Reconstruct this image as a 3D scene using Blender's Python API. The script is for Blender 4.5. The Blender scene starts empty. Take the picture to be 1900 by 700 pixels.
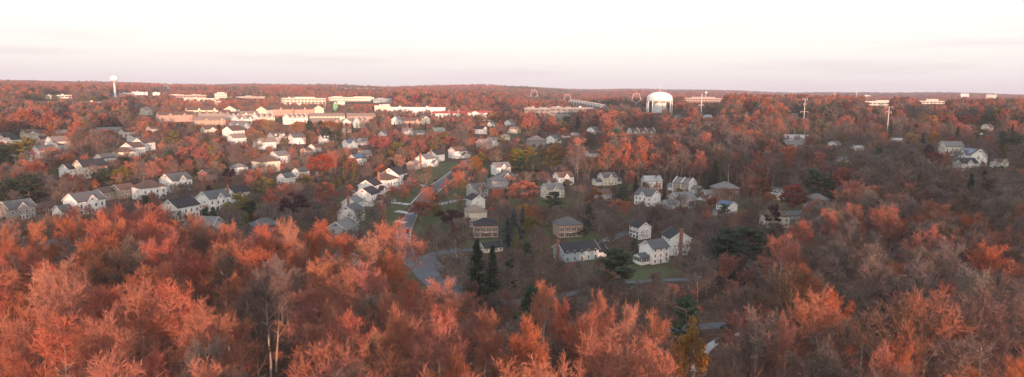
import bpy, math, random
import numpy as np
from mathutils import Vector, Matrix, Euler

R = math.radians
SC = bpy.context.scene
COL = SC.collection
rnd = random.Random(7)

# ------------------------------------------------------------------ camera
IMW, IMH, FPX = 1900.0, 700.0, 1284.0
CAM_Z = 62.0
PITCH, ROLL = 8.02, 0.52
cam_data = bpy.data.cameras.new('camera')
cam = bpy.data.objects.new('camera', cam_data)
COL.objects.link(cam)
cam_data.sensor_width = 36.0
cam_data.lens = FPX / IMW * 36.0
cam_data.clip_start = 0.5
cam_data.clip_end = 40000.0
CM = Matrix.Rotation(R(90 - PITCH), 4, 'X') @ Matrix.Rotation(R(ROLL), 4, 'Z')
CM = Matrix.Translation((0, 0, CAM_Z)) @ CM
cam.matrix_world = CM
SC.camera = cam
C3 = np.array(CM.to_3x3())
C3I = C3.T

def smooth(t):
    t = min(1.0, max(0.0, t))
    return t * t * (3 - 2 * t)

def ss(v, a, b):
    return smooth((v - a) / (b - a))

RT = [(0, 0), (240, 0), (380, 5.5), (520, 10), (750, 18), (1000, 24), (1500, 25), (2500, 28), (4200, 46), (5600, 58), (7000, 52), (14000, 30)]

def ground(x, y):
    r = math.hypot(x, y)
    z = RT[-1][1]
    for (r0, z0), (r1, z1) in zip(RT, RT[1:]):
        if r < r1:
            z = z0 + (z1 - z0) * ((r - r0) / (r1 - r0) * .6 + .4 * smooth((r - r0) / (r1 - r0)))
            break
    if y < 0:
        z *= ss(y, -400, 200)
    az = math.atan2(x, max(y, 1e-3))
    z += 15 * ss(x, 30, 230) * ss(y, 260, 700) * (1 - ss(r, 900, 1500))
    z += 17 * ss(-az, -.12, .05) * ss(r, 950, 1600) * (1 - ss(r, 3200, 5200))
    far = ss(r, 1500, 4500)
    z += far * (4.5 * math.sin(az * 9 + 1.0) + 4 * math.sin(az * 23 + 2.2) + 2.5 * math.sin(az * 47) + 8 - 11 * ss(az, -.35, .6))
    z += far * 4 * math.sin(r / 430.0 + az * 6)
    m = ss(r, 300, 700)
    z += m * (1.2 * math.sin(x / 61.0) * math.cos(y / 83.0) + 1.6 * math.sin(x / 190.0 + 1) * math.sin(y / 170.0))
    # wooded rise behind and to the right of the viewpoint, it shades the eastern wood
    z += 51.0 * math.exp(-((x - 470) / 230.0) ** 4 - ((y + 190) / 100.0) ** 2)
    return z

def ray(px, py):
    v = C3 @ np.array([(px - IMW / 2) / FPX, -(py - IMH / 2) / FPX, -1.0])
    return v / np.linalg.norm(v)

def proj(x, y, z):
    v = C3I @ np.array([x, y, z - CAM_Z])
    if v[2] > -1:
        return None
    return (IMW / 2 + FPX * v[0] / -v[2], IMH / 2 - FPX * v[1] / -v[2], -v[2])

def P(px, py, h=0.0, far=9000):
    """ground point over which something h tall has its top at this pixel"""
    d = ray(px, py)
    t, last = 40.0, 40.0
    while t < far:
        if CAM_Z + d[2] * t <= ground(d[0] * t, d[1] * t) + h:
            a, b = last, t
            for _ in range(18):
                m = (a + b) / 2
                if CAM_Z + d[2] * m <= ground(d[0] * m, d[1] * m) + h: b = m
                else: a = m
            return Vector((d[0] * b, d[1] * b, ground(d[0] * b, d[1] * b)))
        last = t
        t *= 1.01
    t = far
    return Vector((d[0] * t, d[1] * t, ground(d[0] * t, d[1] * t)))

def at_r(px, r, py=175):
    d = ray(px, py)
    k = r / math.hypot(d[0], d[1])
    x, y = d[0] * k, d[1] * k
    return Vector((x, y, ground(x, y))), CAM_Z + d[2] * k

# ------------------------------------------------------------------ mesh helpers
class MB:
    def __init__(s):
        s.v, s.f, s.m = [], [], []
    def add(s, vs, fs, m=0):
        b = len(s.v)
        s.v.extend(vs)
        s.f.extend([tuple(i + b for i in f) for f in fs])
        s.m.extend([m] * len(fs))
    def box(s, x0, x1, y0, y1, z0, z1, m=0):
        s.add([(x0, y0, z0), (x1, y0, z0), (x1, y1, z0), (x0, y1, z0), (x0, y0, z1), (x1, y0, z1), (x1, y1, z1), (x0, y1, z1)],
              [(0, 3, 2, 1), (4, 5, 6, 7), (0, 1, 5, 4), (1, 2, 6, 5), (2, 3, 7, 6), (3, 0, 4, 7)], m)
    def tube(s, pts, rad, n=5, m=0, cap=True):
        b = len(s.v)
        k = len(pts)
        for i, p in enumerate(pts):
            p = Vector(p)
            d = (Vector(pts[min(i + 1, k - 1)]) - Vector(pts[max(i - 1, 0)]))
            if d.length < 1e-9: d = Vector((0, 0, 1))
            d.normalize()
            u = d.orthogonal().normalized(); w = d.cross(u)
            r = rad[i] if isinstance(rad, (list, tuple)) else rad
            for j in range(n):
                a = 2 * math.pi * j / n
                s.v.append(tuple(p + (u * math.cos(a) + w * math.sin(a)) * r))
        for i in range(k - 1):
            for j in range(n):
                s.f.append((b + i * n + j, b + i * n + (j + 1) % n, b + (i + 1) * n + (j + 1) % n, b + (i + 1) * n + j)); s.m.append(m)
        if cap:
            s.f.append(tuple(b + (k - 1) * n + j for j in range(n))); s.m.append(m)
            s.f.append(tuple(b + n - 1 - j for j in range(n))); s.m.append(m)
    def lathe(s, prof, n=24, m=0, cx=0, cy=0):
        b = len(s.v)
        for r, z in prof:
            for j in range(n):
                a = 2 * math.pi * j / n
                s.v.append((cx + r * math.cos(a), cy + r * math.sin(a), z))
        for i in range(len(prof) - 1):
            for j in range(n):
                s.f.append((b + i * n + j, b + i * n + (j + 1) % n, b + (i + 1) * n + (j + 1) % n, b + (i + 1) * n + j)); s.m.append(m)
    def mesh(s, name, mats, smooth_=False):
        me = bpy.data.meshes.new(name)
        me.from_pydata(s.v, [], s.f)
        for mt in (mats if isinstance(mats, (list, tuple)) else [mats]): me.materials.append(mt)
        if any(s.m): me.polygons.foreach_set('material_index', s.m)
        if smooth_: me.polygons.foreach_set('use_smooth', [True] * len(s.f))
        me.update()
        return me

def link(name, me, parent=None, loc=(0, 0, 0), rz=0.0, sc=None):
    o = bpy.data.objects.new(name, me)
    COL.objects.link(o)
    o.location = loc
    o.rotation_euler = (0, 0, rz)
    if sc is not None: o.scale = sc if not isinstance(sc, (int, float)) else (sc, sc, sc)
    o.parent = parent
    return o

def tag(o, label, cat, group=None, kind=None):
    o['label'] = label
    o['category'] = cat
    if group: o['group'] = group
    if kind: o['kind'] = kind
    return o

def structure(o, label=None):
    o['kind'] = 'structure'
    if label: o['label'] = label
    return o

# ------------------------------------------------------------------ materials
def mat(name, col, rough=.9, noise=0.0, nscale=1.0, col2=None, objvar=0.0, metal=0.0, spec=.3, emit=None, huevar=0.0, coord='Object', translucent=0.0, world_noise=0.0, stripes=0.0):
    m = bpy.data.materials.new(name)
    m.use_nodes = True
    nt = m.node_tree; N, L = nt.nodes, nt.links
    b = N['Principled BSDF']
    b.inputs['Roughness'].default_value = rough
    b.inputs['Metallic'].default_value = metal
    b.inputs['Specular IOR Level'].default_value = spec if spec != .3 else .12
    c4 = (*col, 1)
    b.inputs['Base Color'].default_value = c4
    cur = None
    if noise or col2:
        tc = N.new('ShaderNodeTexCoord')
        nz = N.new('ShaderNodeTexNoise'); nz.inputs['Scale'].default_value = nscale; nz.inputs['Detail'].default_value = 4
        L.new(tc.outputs[coord], nz.inputs['Vector'])
        mr = N.new('ShaderNodeMapRange'); mr.inputs[1].default_value = .3; mr.inputs[2].default_value = .7
        L.new(nz.outputs['Fac'], mr.inputs[0])
        mx = N.new('ShaderNodeMix'); mx.data_type = 'RGBA'
        L.new(mr.outputs[0], mx.inputs[0])
        if col2: a, bb = c4, (*col2, 1)
        else:
            a = tuple(max(0, c * (1 - noise)) for c in col) + (1,); bb = tuple(min(1, c * (1 + noise)) for c in col) + (1,)
        mx.inputs[6].default_value = a; mx.inputs[7].default_value = bb
        cur = mx.outputs[2]
    if stripes:
        tc = N.new('ShaderNodeTexCoord')
        wv = N.new('ShaderNodeTexWave'); wv.bands_direction = 'Z'; wv.inputs['Scale'].default_value = 1.3
        L.new(tc.outputs['Object'], wv.inputs['Vector'])
        mr = N.new('ShaderNodeMapRange'); mr.inputs[3].default_value = 1 - stripes; mr.inputs[4].default_value = 1.0
        L.new(wv.outputs['Fac'], mr.inputs[0])
        mm = N.new('ShaderNodeVectorMath'); mm.operation = 'SCALE'
        if cur is None:
            rgb = N.new('ShaderNodeRGB'); rgb.outputs[0].default_value = c4; cur = rgb.outputs[0]
        L.new(cur, mm.inputs[0]); L.new(mr.outputs[0], mm.inputs['Scale'])
        cur = mm.outputs[0]
    if objvar or huevar:
        oi = N.new('ShaderNodeObjectInfo')
        hsv = N.new('ShaderNodeHueSaturation')
        mr = N.new('ShaderNodeMapRange'); mr.inputs[3].default_value = 1 - objvar; mr.inputs[4].default_value = 1 + objvar
        L.new(oi.outputs['Random'], mr.inputs[0]); L.new(mr.outputs[0], hsv.inputs['Value'])
        m2 = N.new('ShaderNodeMath'); m2.operation = 'MULTIPLY'; m2.inputs[1].default_value = 7.31
        fr = N.new('ShaderNodeMath'); fr.operation = 'FRACT'
        L.new(oi.outputs['Random'], m2.inputs[0]); L.new(m2.outputs[0], fr.inputs[0])
        mh = N.new('ShaderNodeMapRange'); mh.inputs[3].default_value = .5 - huevar; mh.inputs[4].default_value = .5 + huevar
        L.new(fr.outputs[0], mh.inputs[0]); L.new(mh.outputs[0], hsv.inputs['Hue'])
        ms = N.new('ShaderNodeMath'); ms.operation = 'MULTIPLY'; ms.inputs[1].default_value = 3.77
        fs = N.new('ShaderNodeMath'); fs.operation = 'FRACT'
        L.new(oi.outputs['Random'], ms.inputs[0]); L.new(ms.outputs[0], fs.inputs[0])
        mq = N.new('ShaderNodeMapRange'); mq.inputs[3].default_value = 1 - objvar * 1.2; mq.inputs[4].default_value = 1 + objvar * .5
        L.new(fs.outputs[0], mq.inputs[0]); L.new(mq.outputs[0], hsv.inputs['Saturation'])
        if cur is None:
            hsv.inputs['Color'].default_value = c4
        else: L.new(cur, hsv.inputs['Color'])
        cur = hsv.outputs[0]
    if cur is not None: L.new(cur, b.inputs['Base Color'])
    if translucent:
        tr = N.new('ShaderNodeBsdfTranslucent'); ms = N.new('ShaderNodeMixShader'); ms.inputs[0].default_value = translucent
        if cur is not None: L.new(cur, tr.inputs['Color'])
        else: tr.inputs['Color'].default_value = c4
        L.new(b.outputs[0], ms.inputs[1]); L.new(tr.outputs[0], ms.inputs[2])
        L.new(ms.outputs[0], N['Material Output'].inputs['Surface'])
    if emit:
        b.inputs['Emission Color'].default_value = (*emit[0], 1); b.inputs['Emission Strength'].default_value = emit[1]
    return m

WALL = {
 'white': mat('white_siding', (.84, .84, .82), .75, .10, .35, stripes=.08),
 'cream': mat('cream_siding', (.72, .68, .57), .8, .06, .6, stripes=.08),
 'tan': mat('tan_siding', (.42, .35, .28), .85, .08, .6, stripes=.08),
 'grey': mat('grey_siding', (.42, .43, .44), .8, .06, .6, stripes=.08),
 'blue': mat('pale_blue_siding', (.36, .46, .52), .8, .06, .6, stripes=.08),
 'pink': mat('pinkish_brick_wall', (.46, .33, .28), .9, .12, 2.0),
 'yellow': mat('yellow_cream_wall', (.68, .63, .52), .8, .06, .4),
 'brick': mat('red_brick_wall', (.26, .13, .095), .95, .25, 3.0),
 'stone': mat('grey_stone_wall', (.30, .28, .26), .95, .2, 2.0),
 'concrete': mat('pale_concrete', (.62, .60, .56), .9, .08, .2),
}
ROOF = {
 'charcoal': mat('charcoal_shingles', (.040, .042, .050), .9, .25, 2.5),
 'slate': mat('slate_grey_shingles', (.105, .112, .120), .9, .2, 2.5),
 'grey': mat('grey_shingles', (.17, .17, .175), .9, .2, 2.5),
 'brown': mat('brown_shingles', (.13, .085, .070), .9, .22, 2.5),
 'tan': mat('tan_shingles', (.24, .19, .165), .9, .2, 2.5),
 'green': mat('grey_green_shingles', (.14, .19, .18), .9, .2, 2.5),
 'pale': mat('pale_grey_shingles', (.36, .37, .38), .9, .12, 2.0),
 'red': mat('red_metal_roof', (.40, .08, .07), .8, .1, .5),
 'white': mat('white_membrane_roof', (.68, .67, .65), .8, .08, .1),
}
M_TRIM = mat('white_trim', (.80, .80, .78), .6)
M_GLASS = mat('window_glass', (.055, .06, .065), .12, spec=.6)
M_GLASS_L = mat('office_window_glass', (.10, .12, .14), .15, spec=.6)
M_BRICK = mat('chimney_brick', (.30, .14, .10), .95, .2, 4.0)
M_DOOR = mat('front_door_paint', (.20, .05, .04), .5, objvar=.4, huevar=.1)
M_GARAGE = mat('garage_door_paint', (.70, .70, .68), .6, stripes=.12)
M_SHUT = mat('dark_green_shutter', (.02, .045, .04), .6)
M_SOLAR = mat('solar_panel_blue', (.03, .07, .16), .18, .3, .8, spec=.7)
M_ASPH = mat('asphalt', (.105, .115, .135), .9, .15, .15, coord='Object')
M_CONC = mat('sidewalk_concrete', (.40, .40, .41), .9, .12, .3)
M_LAWN = mat('lawn_grass', (.055, .085, .035), 1.0, .0, .25, col2=(.085, .085, .045))
M_STEEL = mat('galvanised_steel', (.66, .64, .62), .5, .05, .5)
M_TANK = mat('tank_white_paint', (.78, .80, .80), .5, .04, .15)
M_TRUNK = mat('bark', (.24, .185, .15), .95, .25, 1.2, objvar=.35)
M_BIRCH = mat('pale_bark', (.46, .41, .36), .9, .2, 1.5, objvar=.2)
M_TW = {  # rust mostly for sunlit woods, brown and grey for shaded: lighting put into colour
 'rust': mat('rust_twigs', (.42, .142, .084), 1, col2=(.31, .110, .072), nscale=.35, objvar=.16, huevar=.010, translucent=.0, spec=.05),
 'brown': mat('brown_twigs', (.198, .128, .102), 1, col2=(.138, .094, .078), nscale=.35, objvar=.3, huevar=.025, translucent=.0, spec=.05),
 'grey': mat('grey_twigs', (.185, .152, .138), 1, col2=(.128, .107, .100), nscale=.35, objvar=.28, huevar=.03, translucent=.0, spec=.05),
}
M_LF = {
 'red': mat('red_leaves', (.34, .085, .06), .9, col2=(.24, .065, .05), nscale=.4, objvar=.2, huevar=.015, translucent=.2, spec=.1),
 'salmon': mat('salmon_leaves', (.37, .135, .09), .9, col2=(.27, .10, .07), nscale=.4, objvar=.15, huevar=.015, translucent=.2, spec=.1),
 'orange': mat('orange_leaves', (.37, .165, .045), .9, col2=(.26, .12, .04), nscale=.4, objvar=.15, huevar=.015, translucent=.2, spec=.1),
 'rustleaf': mat('rust_leaves', (.22, .08, .045), .9, col2=(.15, .065, .042), nscale=.4, objvar=.15, huevar=.015, translucent=.2, spec=.1),
 'maroon': mat('maroon_leaves', (.075, .028, .034), .9, col2=(.05, .022, .03), nscale=.4, objvar=.15, translucent=.15, spec=.1),
 'olive': mat('olive_leaves', (.24, .18, .04), .9, col2=(.10, .10, .035), nscale=.4, objvar=.15, huevar=.02, translucent=.2, spec=.1),
}
M_NE = {
 'green': mat('green_needles', (.040, .075, .040), .9, col2=(.025, .047, .028), nscale=.5, objvar=.25, huevar=.02, spec=.1),
 'blue': mat('blue_grey_needles', (.10, .13, .135), .9, col2=(.06, .085, .09), nscale=.5, objvar=.1, spec=.1),
 'gold': mat('gold_green_needles', (.23, .19, .04), .9, col2=(.09, .10, .03), nscale=.5, objvar=.2, huevar=.02, spec=.1),
}
# ------------------------------------------------------------------ tree prototypes (unit: metres, drawn for height H)
def rand_unit(g):
    while True:
        v = Vector((g.uniform(-1, 1), g.uniform(-1, 1), g.uniform(-1, 1)))
        if .05 < v.length < 1: return v.normalized()

def strip(mb, p, d, ln, w, g, bend=.25):
    s = d.cross(rand_unit(g))
    if s.length < 1e-4: s = d.orthogonal()
    s.normalize(); s *= w / 2
    q = p + d * ln * .55 + Vector((0, 0, bend * ln * .1))
    e = q + (d + Vector((0, 0, bend))).normalized() * ln * .45
    mb.add([tuple(p - s), tuple(p + s), tuple(q + s * .8), tuple(q - s * .8), tuple(e)], [(0, 1, 2, 3), (3, 2, 4)])

def walk(g, p, d, ln, n, up, wob):
    pts = [p.copy()]
    d = d.copy()
    for i in range(n):
        d = (d + Vector((0, 0, up)) + rand_unit(g) * wob).normalized()
        pts.append(pts[-1] + d * (ln / n))
    return pts, d

def pick(pts, t):
    k = t * (len(pts) - 1); i = min(int(k), len(pts) - 2)
    return pts[i].lerp(pts[i + 1], k - i), (pts[i + 1] - pts[i]).normalized()

def bare_tree(seed, H=27.0, clear=.45, crown=6.0, limbs=9, br=8, tw=7, st=6, width=.055, fork=False, twl=1.0):
    g = random.Random(seed)
    T, Cm = MB(), MB()
    r0 = H * .011
    lead, _ = walk(g, Vector((0, 0, -1.0)), Vector((0, 0, 1)), H * .86, 9, .12, .06)
    T.tube(lead, [r0 * (1 - .8 * i / 9) * (1.25 if i == 0 else 1) for i in range(10)], 6)
    twp = []
    for i in range(limbs):
        t = clear + (1 - clear) * ((i + g.random() * .6) / limbs)
        p, _ = pick(lead, min(t, .98))
        a = i * 2.4 + g.uniform(-.4, .4)
        rel = (t - clear) / (1 - clear)
        tilt = R(63 - 38 * rel + g.uniform(-10, 10))
        d = Vector((math.cos(a) * math.sin(tilt), math.sin(a) * math.sin(tilt), math.cos(tilt)))
        room = H - p.z
        ln = min(room * .85, crown * (1.25 - .55 * rel) * g.uniform(.8, 1.15))
        pts, _ = walk(g, p, d, ln, 5, .13, .14)
        rr = r0 * (.42 - .2 * rel)
        T.tube(pts, [rr, rr * .8, rr * .65, rr * .5, rr * .35, rr * .2], 4)
        for j in range(br):
            tt = (.36 if H > 20 else .22) + (.64 if H > 20 else .78) * (j + g.random()) / br
            q, dd = pick(pts, tt)
            d2 = (dd * .7 + rand_unit(g) * 1.0 + Vector((0, 0, .30))).normalized()
            l2 = ln * .42 * g.uniform(.7, 1.2) * (1.15 - .4 * tt)
            p2, _ = walk(g, q, d2, l2, 3, .08, .18)
            Cm.tube(p2, [rr * .32, rr * .24, rr * .17, rr * .09], 3, cap=False)
            twp.append((p2, l2))
    p2, l2 = lead[-3:], H * .2
    for _ in range(3): twp.append((p2, l2))
    for p2, l2 in twp:
        for k in range(tw):
            q, dd = pick(p2, .1 + .9 * (k + g.random()) / tw)
            d3 = (dd * .8 + rand_unit(g) * 1.0 + Vector((0, 0, .25))).normalized()
            l3 = (.55 + .35 * l2) * g.uniform(.6, 1.1) * twl
            strip(Cm, q, d3, l3, width * 1.3, g)
            for s_ in range(st):
                q3 = q + d3 * l3 * (s_ + .6) / st
                d4 = (d3 + rand_unit(g) * .9 + Vector((0, 0, .2))).normalized()
                strip(Cm, q3, d4, l3 * g.uniform(.45, .85), width, g)
    return T, Cm

def leafy_tree(seed, H=13.0, crown=5.0, clear=.14, nleaf=4200, size=.46, tall=.5, clumps=26):
    g = random.Random(seed)
    T, Cm = MB(), MB()
    lead, _ = walk(g, Vector((0, 0, -.8)), Vector((0, 0, 1)), H * .8, 7, .1, .05)
    r0 = H * .013
    T.tube(lead, [r0 * (1 - .11 * i) for i in range(8)], 6)
    cz = H * (clear + 1) / 2; hz = H * (1 - clear) / 2
    cl = []
    for i in range(clumps):
        u = rand_unit(g)
        rr = g.uniform(.55, .92)
        taper = 1 - .35 * max(0, u.z)
        c = Vector((u.x * crown * rr * taper, u.y * crown * rr * taper, cz + u.z * hz * rr))
        cl.append((c, g.uniform(.2, .36) * crown))
        base, _ = pick(lead, min(.95, max(.2, (c.z - H * .2) / H * .9)))
        T.tube([base, base.lerp(c, .5) + Vector((0, 0, -.1)), c], [r0 * .3, r0 * .2, r0 * .08], 3, cap=False)
    for i in range(nleaf):
        c, rr = cl[g.randrange(len(cl))]
        u = rand_unit(g); k = g.random() ** .45
        p = c + u * rr * k
        leaf_quad(Cm, p, (u + rand_unit(g) * .9).normalized(), size * g.uniform(.6, 1.3), g)
    return T, Cm

def leaf_quad(mb, p, n, s, g, asp=.7):
    u = n.cross(rand_unit(g))
    if u.length < 1e-3: u = n.orthogonal()
    u.normalize(); w = n.cross(u) * s * .5 * asp; u = u * s * .5
    mb.add([tuple(p - u), tuple(p + w), tuple(p + u), tuple(p - w)], [(0, 1, 2, 3)])

def spruce(seed, H=16.0, rad=3.6, rows=30, per=13, q=13, size=.85, clear=.03):
    g = random.Random(seed)
    T, Cm = MB(), MB()
    T.tube([(0, 0, -.8), (0, 0, H * .5), (0, 0, H * .97)], [H * .014, H * .009, .03], 6)
    for i in range(rows):
        t = i / (rows - 1)
        z = H * (clear + (1 - clear) * t)
        L0 = rad * (1 - t) ** .85 * g.uniform(.82, 1.12) + .15
        for j in range(max(4, int(per * (1 - .5 * t)))):
            a = g.uniform(0, 6.283)
            L1 = L0 * g.uniform(.75, 1.12)
            d = Vector((math.cos(a), math.sin(a), -.18 + .5 * t))
            for k in range(q):
                s = (k + g.random()) / q
                p = Vector((0, 0, z)) + d * (L1 * s) + Vector((0, 0, .12 * L1 * s * s)) + rand_unit(g) * .16
                leaf_quad(Cm, p, (Vector((0, 0, 1)) + rand_unit(g) * .7).normalized(), size * g.uniform(.6, 1.3) * (1.1 - .5 * s), g, .5)
    return T, Cm

def pine(seed, H=18.0, rad=5.5, limbs=22, size=.62, clear=.12, n=300):
    g = random.Random(seed)
    T, Cm = MB(), MB()
    lead, _ = walk(g, Vector((0, 0, -.8)), Vector((0, 0, 1)), H * .98, 7, .1, .04)
    T.tube(lead, [H * .014 * (1 - .12 * i) for i in range(8)], 6)
    for i in range(limbs):
        t = clear + (1 - clear) * (i + .5) / limbs
        p, _ = pick(lead, t)
        a = i * 2.4 + g.uniform(-.5, .5)
        rel = (t - clear) / (1 - clear)
        L1 = rad * (1 - .72 * rel ** 1.4) * g.uniform(.7, 1.15)
        d = Vector((math.cos(a), math.sin(a), .1 + .5 * rel)).normalized()
        pts, _ = walk(g, p, d, L1, 4, .06, .1)
        T.tube(pts, [.1, .08, .06, .04, .02], 3, cap=False)
        for c in range(4):
            q, _ = pick(pts, .35 + .65 * (c + g.random()) / 4)
            q = q + rand_unit(g) * .5
            rr = g.uniform(.7, 1.2)
            for k in range(n // 4):
                u = rand_unit(g); u.z *= .55
                leaf_quad(Cm, q + u * rr, (u + Vector((0, 0, .8)) + rand_unit(g) * .6).normalized(), size * g.uniform(.6, 1.4), g, .45)
    return T, Cm

# kind -> list of (trunk mesh, crown MB-variants by colour)
PROTO = {}
def reg(key, builder, colours, mats, bark=None, refH=1.0):
    T, Cm = builder
    tm = T.mesh('trunk', bark or M_TRUNK)
    out = {}
    base = Cm.mesh('crown', mats[colours[0]])
    for c in colours:
        me = base if c == colours[0] else base.copy()
        me.materials[0] = mats[c]
        out[c] = me
    PROTO.setdefault(key, []).append((tm, out, refH))

TWC = ['rust', 'brown', 'grey']
for i in range(6):
    reg('tall', bare_tree(100 + i, 27, [.46, .54, .42, .56, .50, .38][i], [6.6, 5.8, 7.6, 6.2, 7.1, 8.2][i], 10, 10, 9, 8, .042), TWC, M_TW, M_BIRCH if i == 3 else None, 27)
for i in range(4):
    reg('yard', bare_tree(200 + i, 13, .18, [6.2, 5.4, 6.8, 5.8][i], 10, 8, 6, 5, .07, twl=.8), TWC, M_TW, None, 13)
for i in range(4):
    reg('midtall', bare_tree(300 + i, 22, .30, [7.4, 6.6, 8.2, 7.0][i], 9, 7, 6, 4, .13, twl=1.15), TWC, M_TW, M_BIRCH if i == 1 else None, 22)
LC = list(M_LF)
for i in range(3):
    reg('leafy', leafy_tree(400 + i, 13, [4.6, 5.2, 4.2][i]), LC, M_LF, None, 13)
reg('oval', leafy_tree(410, 13, 3.2, .15, 3000, .42), LC, M_LF, None, 13)
NC = list(M_NE)
for i in range(2):
    reg('spruce', spruce(500 + i, 16, [3.9, 3.3][i]), NC, M_NE, None, 16)
reg('cypress', spruce(510, 12, 2.0, 26, 14, 6, .45, .02), NC, M_NE, None, 12)
for i in range(3):
    reg('pine', pine(520 + i, 17, [5.2, 6.0, 4.6][i]), NC, M_NE, None, 17)
# coarse far versions
for i in range(4):
    reg('fartall', bare_tree(600 + i, 22, .28, [8, 7, 9, 7.5][i], 8, 6, 4, 3, .34, twl=1.35), TWC, M_TW, None, 22)
for i in range(2):
    reg('farleaf', leafy_tree(620 + i, 15, 5.5, .15, 420, 1.25, clumps=16), LC, M_LF, None, 15)
    reg('farpine', pine(640 + i, 17, 5.2, 14, 1.5, .12, 60), NC, M_NE, None, 17)

KINDNAME = {'tall': 'bare_tree', 'yard': 'bare_tree', 'midtall': 'bare_tree', 'leafy': 'autumn_tree', 'oval': 'autumn_tree', 'spruce': 'spruce_tree', 'cypress': 'cypress_tree', 'pine': 'pine_tree'}

def tree_thing(key, idx, colour, loc, H, wfac, rz, label, cat='tree', group=None):
    tm, out, ref = PROTO[key][idx % len(PROTO[key])]
    s = H / ref
    root = link(KINDNAME[key], None, None, loc, rz, (s * wfac, s * wfac, s))
    tag(root, label, cat, group)
    link('trunk', tm, root)
    link('crown', out[colour], root)
    return root

class Scatter:
    """one uncountable mass: a point per tree, an instance on each"""
    def __init__(s, kinds):
        s.col = bpy.data.collections.new('woodland_sources')
        s.idx = {}
        n = 0
        for key, cols in kinds:
            for vi, (tm, out, ref) in enumerate(PROTO[key]):
                for c in cols:
                    me = bpy.data.meshes.new('woodland_source')
                    import bmesh
                    bm = bmesh.new()
                    bm.from_mesh(tm); k = len(bm.faces)
                    bm.from_mesh(out[c])
                    for fi, f in enumerate(bm.faces):
                        f.material_index = 0 if fi < k else 1
                    bm.to_mesh(me); bm.free()
                    me.materials.append(tm.materials[0]); me.materials.append(out[c].materials[0])
                    o = bpy.data.objects.new('source_%04d' % n, me)
                    s.col.objects.link(o)
                    s.idx[(key, vi, c)] = (n, ref)
                    n += 1
        s.items = []
    def add(s, key, vi, c, loc, H, wf, rz):
        vi %= len(PROTO[key])
        n, ref = s.idx[(key, vi, c)]
        k = H / ref
        s.items.append((loc, n, (k * wf, k * wf, k), rz))
    def build(s, name, label):
        me = bpy.data.meshes.new(name)
        n = len(s.items)
        me.vertices.add(n)
        me.vertices.foreach_set('co', np.array([tuple(i[0]) for i in s.items], dtype=np.float32).ravel())
        a = me.attributes.new('which', 'INT', 'POINT'); a.data.foreach_set('value', [i[1] for i in s.items])
        a = me.attributes.new('size', 'FLOAT_VECTOR', 'POINT'); a.data.foreach_set('vector', np.array([i[2] for i in s.items], dtype=np.float32).ravel())
        a = me.attributes.new('turn', 'FLOAT_VECTOR', 'POINT'); a.data.foreach_set('vector', np.array([(0, 0, i[3]) for i in s.items], dtype=np.float32).ravel())
        o = link(name, me)
        ng = bpy.data.node_groups.new(name, 'GeometryNodeTree')
        ng.interface.new_socket('Geometry', in_out='INPUT', socket_type='NodeSocketGeometry')
        ng.interface.new_socket('Geometry', in_out='OUTPUT', socket_type='NodeSocketGeometry')
        N, L = ng.nodes, ng.links
        gi, go = N.new('NodeGroupInput'), N.new('NodeGroupOutput')
        ci = N.new('GeometryNodeCollectionInfo'); ci.inputs['Collection'].default_value = s.col
        ci.inputs['Separate Children'].default_value = True; ci.inputs['Reset Children'].default_value = True
        ip = N.new('GeometryNodeInstanceOnPoints'); ip.inputs['Pick Instance'].default_value = True
        def attr(nm, ty):
            x = N.new('GeometryNodeInputNamedAttribute'); x.data_type = ty; x.inputs['Name'].default_value = nm
            return x.outputs['Attribute']
        L.new(gi.outputs[0], ip.inputs['Points']); L.new(ci.outputs[0], ip.inputs['Instance'])
        L.new(attr('which', 'INT'), ip.inputs['Instance Index'])
        L.new(attr('size', 'FLOAT_VECTOR'), ip.inputs['Scale'])
        L.new(attr('turn', 'FLOAT_VECTOR'), ip.inputs['Rotation'])
        L.new(ip.outputs[0], go.inputs[0])
        md = o.modifiers.new('trees', 'NODES'); md.node_group = ng
        o['kind'] = 'stuff'; o['label'] = label
        return o
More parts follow.
